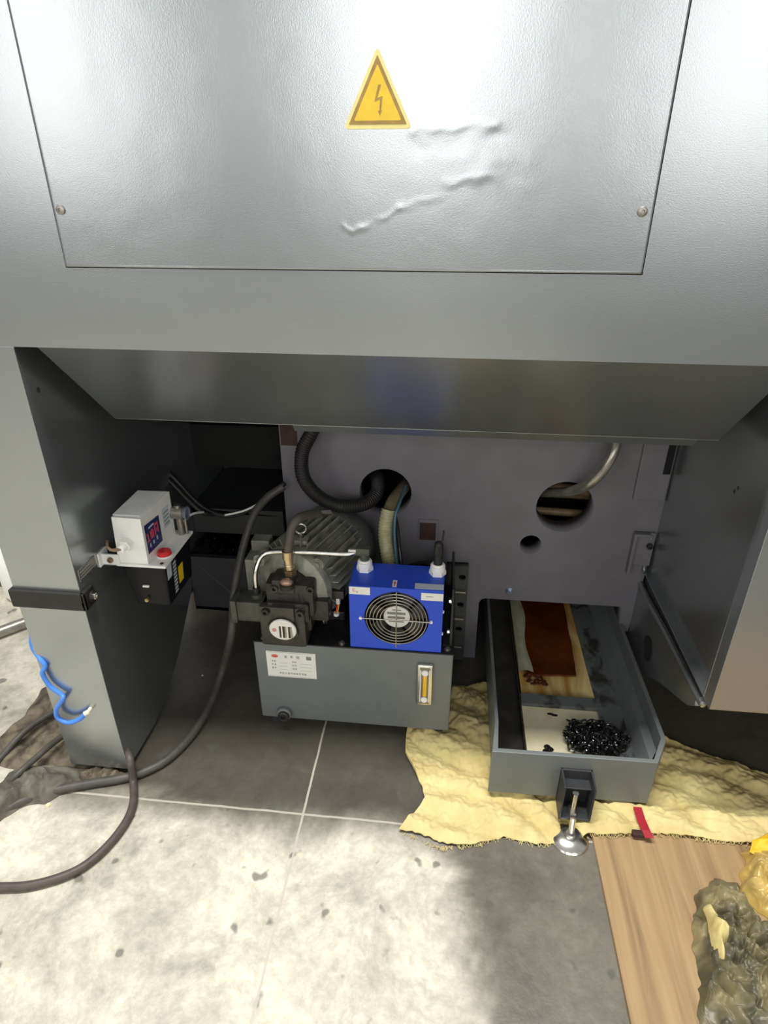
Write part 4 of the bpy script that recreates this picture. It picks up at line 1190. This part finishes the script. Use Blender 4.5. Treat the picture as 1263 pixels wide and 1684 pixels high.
crumple('plastic_bag', G([(1215, 1440), (1222, 1402), (1263, 1396), (1340, 1410), (1360, 1500), (1300, 1525), (1245, 1498), (1222, 1475)]), .012, .075, RAGY,
        'amber crumpled plastic bag on the plywood at the right edge, behind the greenish bag', 'bag', 8.1, 26, 120)
crumple('yellow_cloth', G([(1228, 1398), (1240, 1376), (1268, 1368), (1330, 1375), (1330, 1420), (1268, 1425)], .05), .045, .050, RAGYY,
        'bright yellow cloth scrap on top of the amber bag', 'cloth', 5.7, 12)
crumple('rag_strip', G([(1160, 1500), (1172, 1490), (1186, 1515), (1198, 1545), (1196, 1575), (1188, 1590), (1176, 1570), (1164, 1535)], .05), .055, .04, stain_mat('pale_yellow_rag', (.45, .36, .12), (.75, .65, .30), 18, .5, (.3, .6)),
        'pale yellow rag strip lying on the greenish bag', 'rag', 1.7, 20, 50)
# ------------------------------------------------------------------ left: dirt, rags, things beyond
crumple('dirty_rag', G([(-60, 1340), (-20, 1300), (20, 1270), (50, 1255), (90, 1252), (130, 1262), (134, 1280), (112, 1298), (75, 1318), (40, 1322), (0, 1345), (-40, 1380)], .01), 0, .06, RAGG,
        'crumpled dirty grey rag on the floor beside the left column foot', 'rag', 2.2, 16)
crumple('dirt_heap', G([(128, 1262), (150, 1256), (190, 1258), (212, 1266), (208, 1278), (180, 1284), (140, 1284), (126, 1276)], .01), 0, .022, RUBBLE,
        'small heap of brown dirt under the left column foot', 'dirt', 6.2, 40, 60)
o_ = crumple('dirt_heap', G([(-40, 1240), (0, 1205), (40, 1170), (70, 1130), (110, 1110), (170, 1120), (190, 1200), (150, 1262), (90, 1262), (20, 1265)], .01), 0, .035, RUBBLE,
        'patch of brown dirt on the floor behind the left column', 'dirt', 4.4, 14)
crumple('dirty_rag', G([(-30, 925), (0, 900), (26, 880), (60, 900), (70, 960), (20, 965), (-20, 960)], .01), 0, .12, RAGG,
        'grey crumpled rag far back on the floor left of the column', 'rag', 7.7, 6)
b = MB(); a_ = at(-60, 1062, z=.02); c_ = at(52, 1020, z=.02)
b.tube([a_, (a_+c_)/2, c_, c_+(c_-a_)*.4], .020, 14, 6)
o_ = recenter(b.build('metal_pipe', DSTEEL, smooth=True)); tag(o_, 'dull metal pipe on the floor left of the column below the clamp band', 'pipe')
q = at(30, 1000, z=0)
b = MB(); b.lathe([(0, 0), (.07, 0), (.08, .02), (.08, .20), (.06, .24), (.025, .25), (.025, .28), (0, .28)], (q.x-.02, q.y+.1, 0), (0, 0, 1), 32)
tag(b.build('white_canister', WHITE, smooth=True), 'white plastic canister on the floor just behind the left column', 'canister')
def chip(px, py, s_, label, m=LABELW, name='paper_scrap'):
    q = at(px, py, z=0); b = MB()
    b._take([(q.x-s_, q.y-s_*.6, 0), (q.x+s_*.8, q.y-s_, 0), (q.x+s_, q.y+s_*.8, 0), (q.x-s_*.6, q.y+s_, 0),
             (q.x-s_*.9, q.y-s_*.5, s_*.5), (q.x+s_*.7, q.y-s_*.8, s_*.8), (q.x+s_*.8, q.y+s_*.7, s_*.5), (q.x-s_*.6, q.y+s_*.8, s_*.6)],
            [(3,2,1,0),(4,5,6,7),(0,1,5,4),(1,2,6,5),(2,3,7,6),(3,0,4,7)])
    tag(b.build(name, m), label, 'scrap')
chip(80, 1325, .007, 'small pale scrap on the floor below the dirty grey rag', mat('pale_scrap', (.75, .68, .42), .6))
chip(333, 1111, .003, 'tiny white speck on the dark floor left of the thick hose')
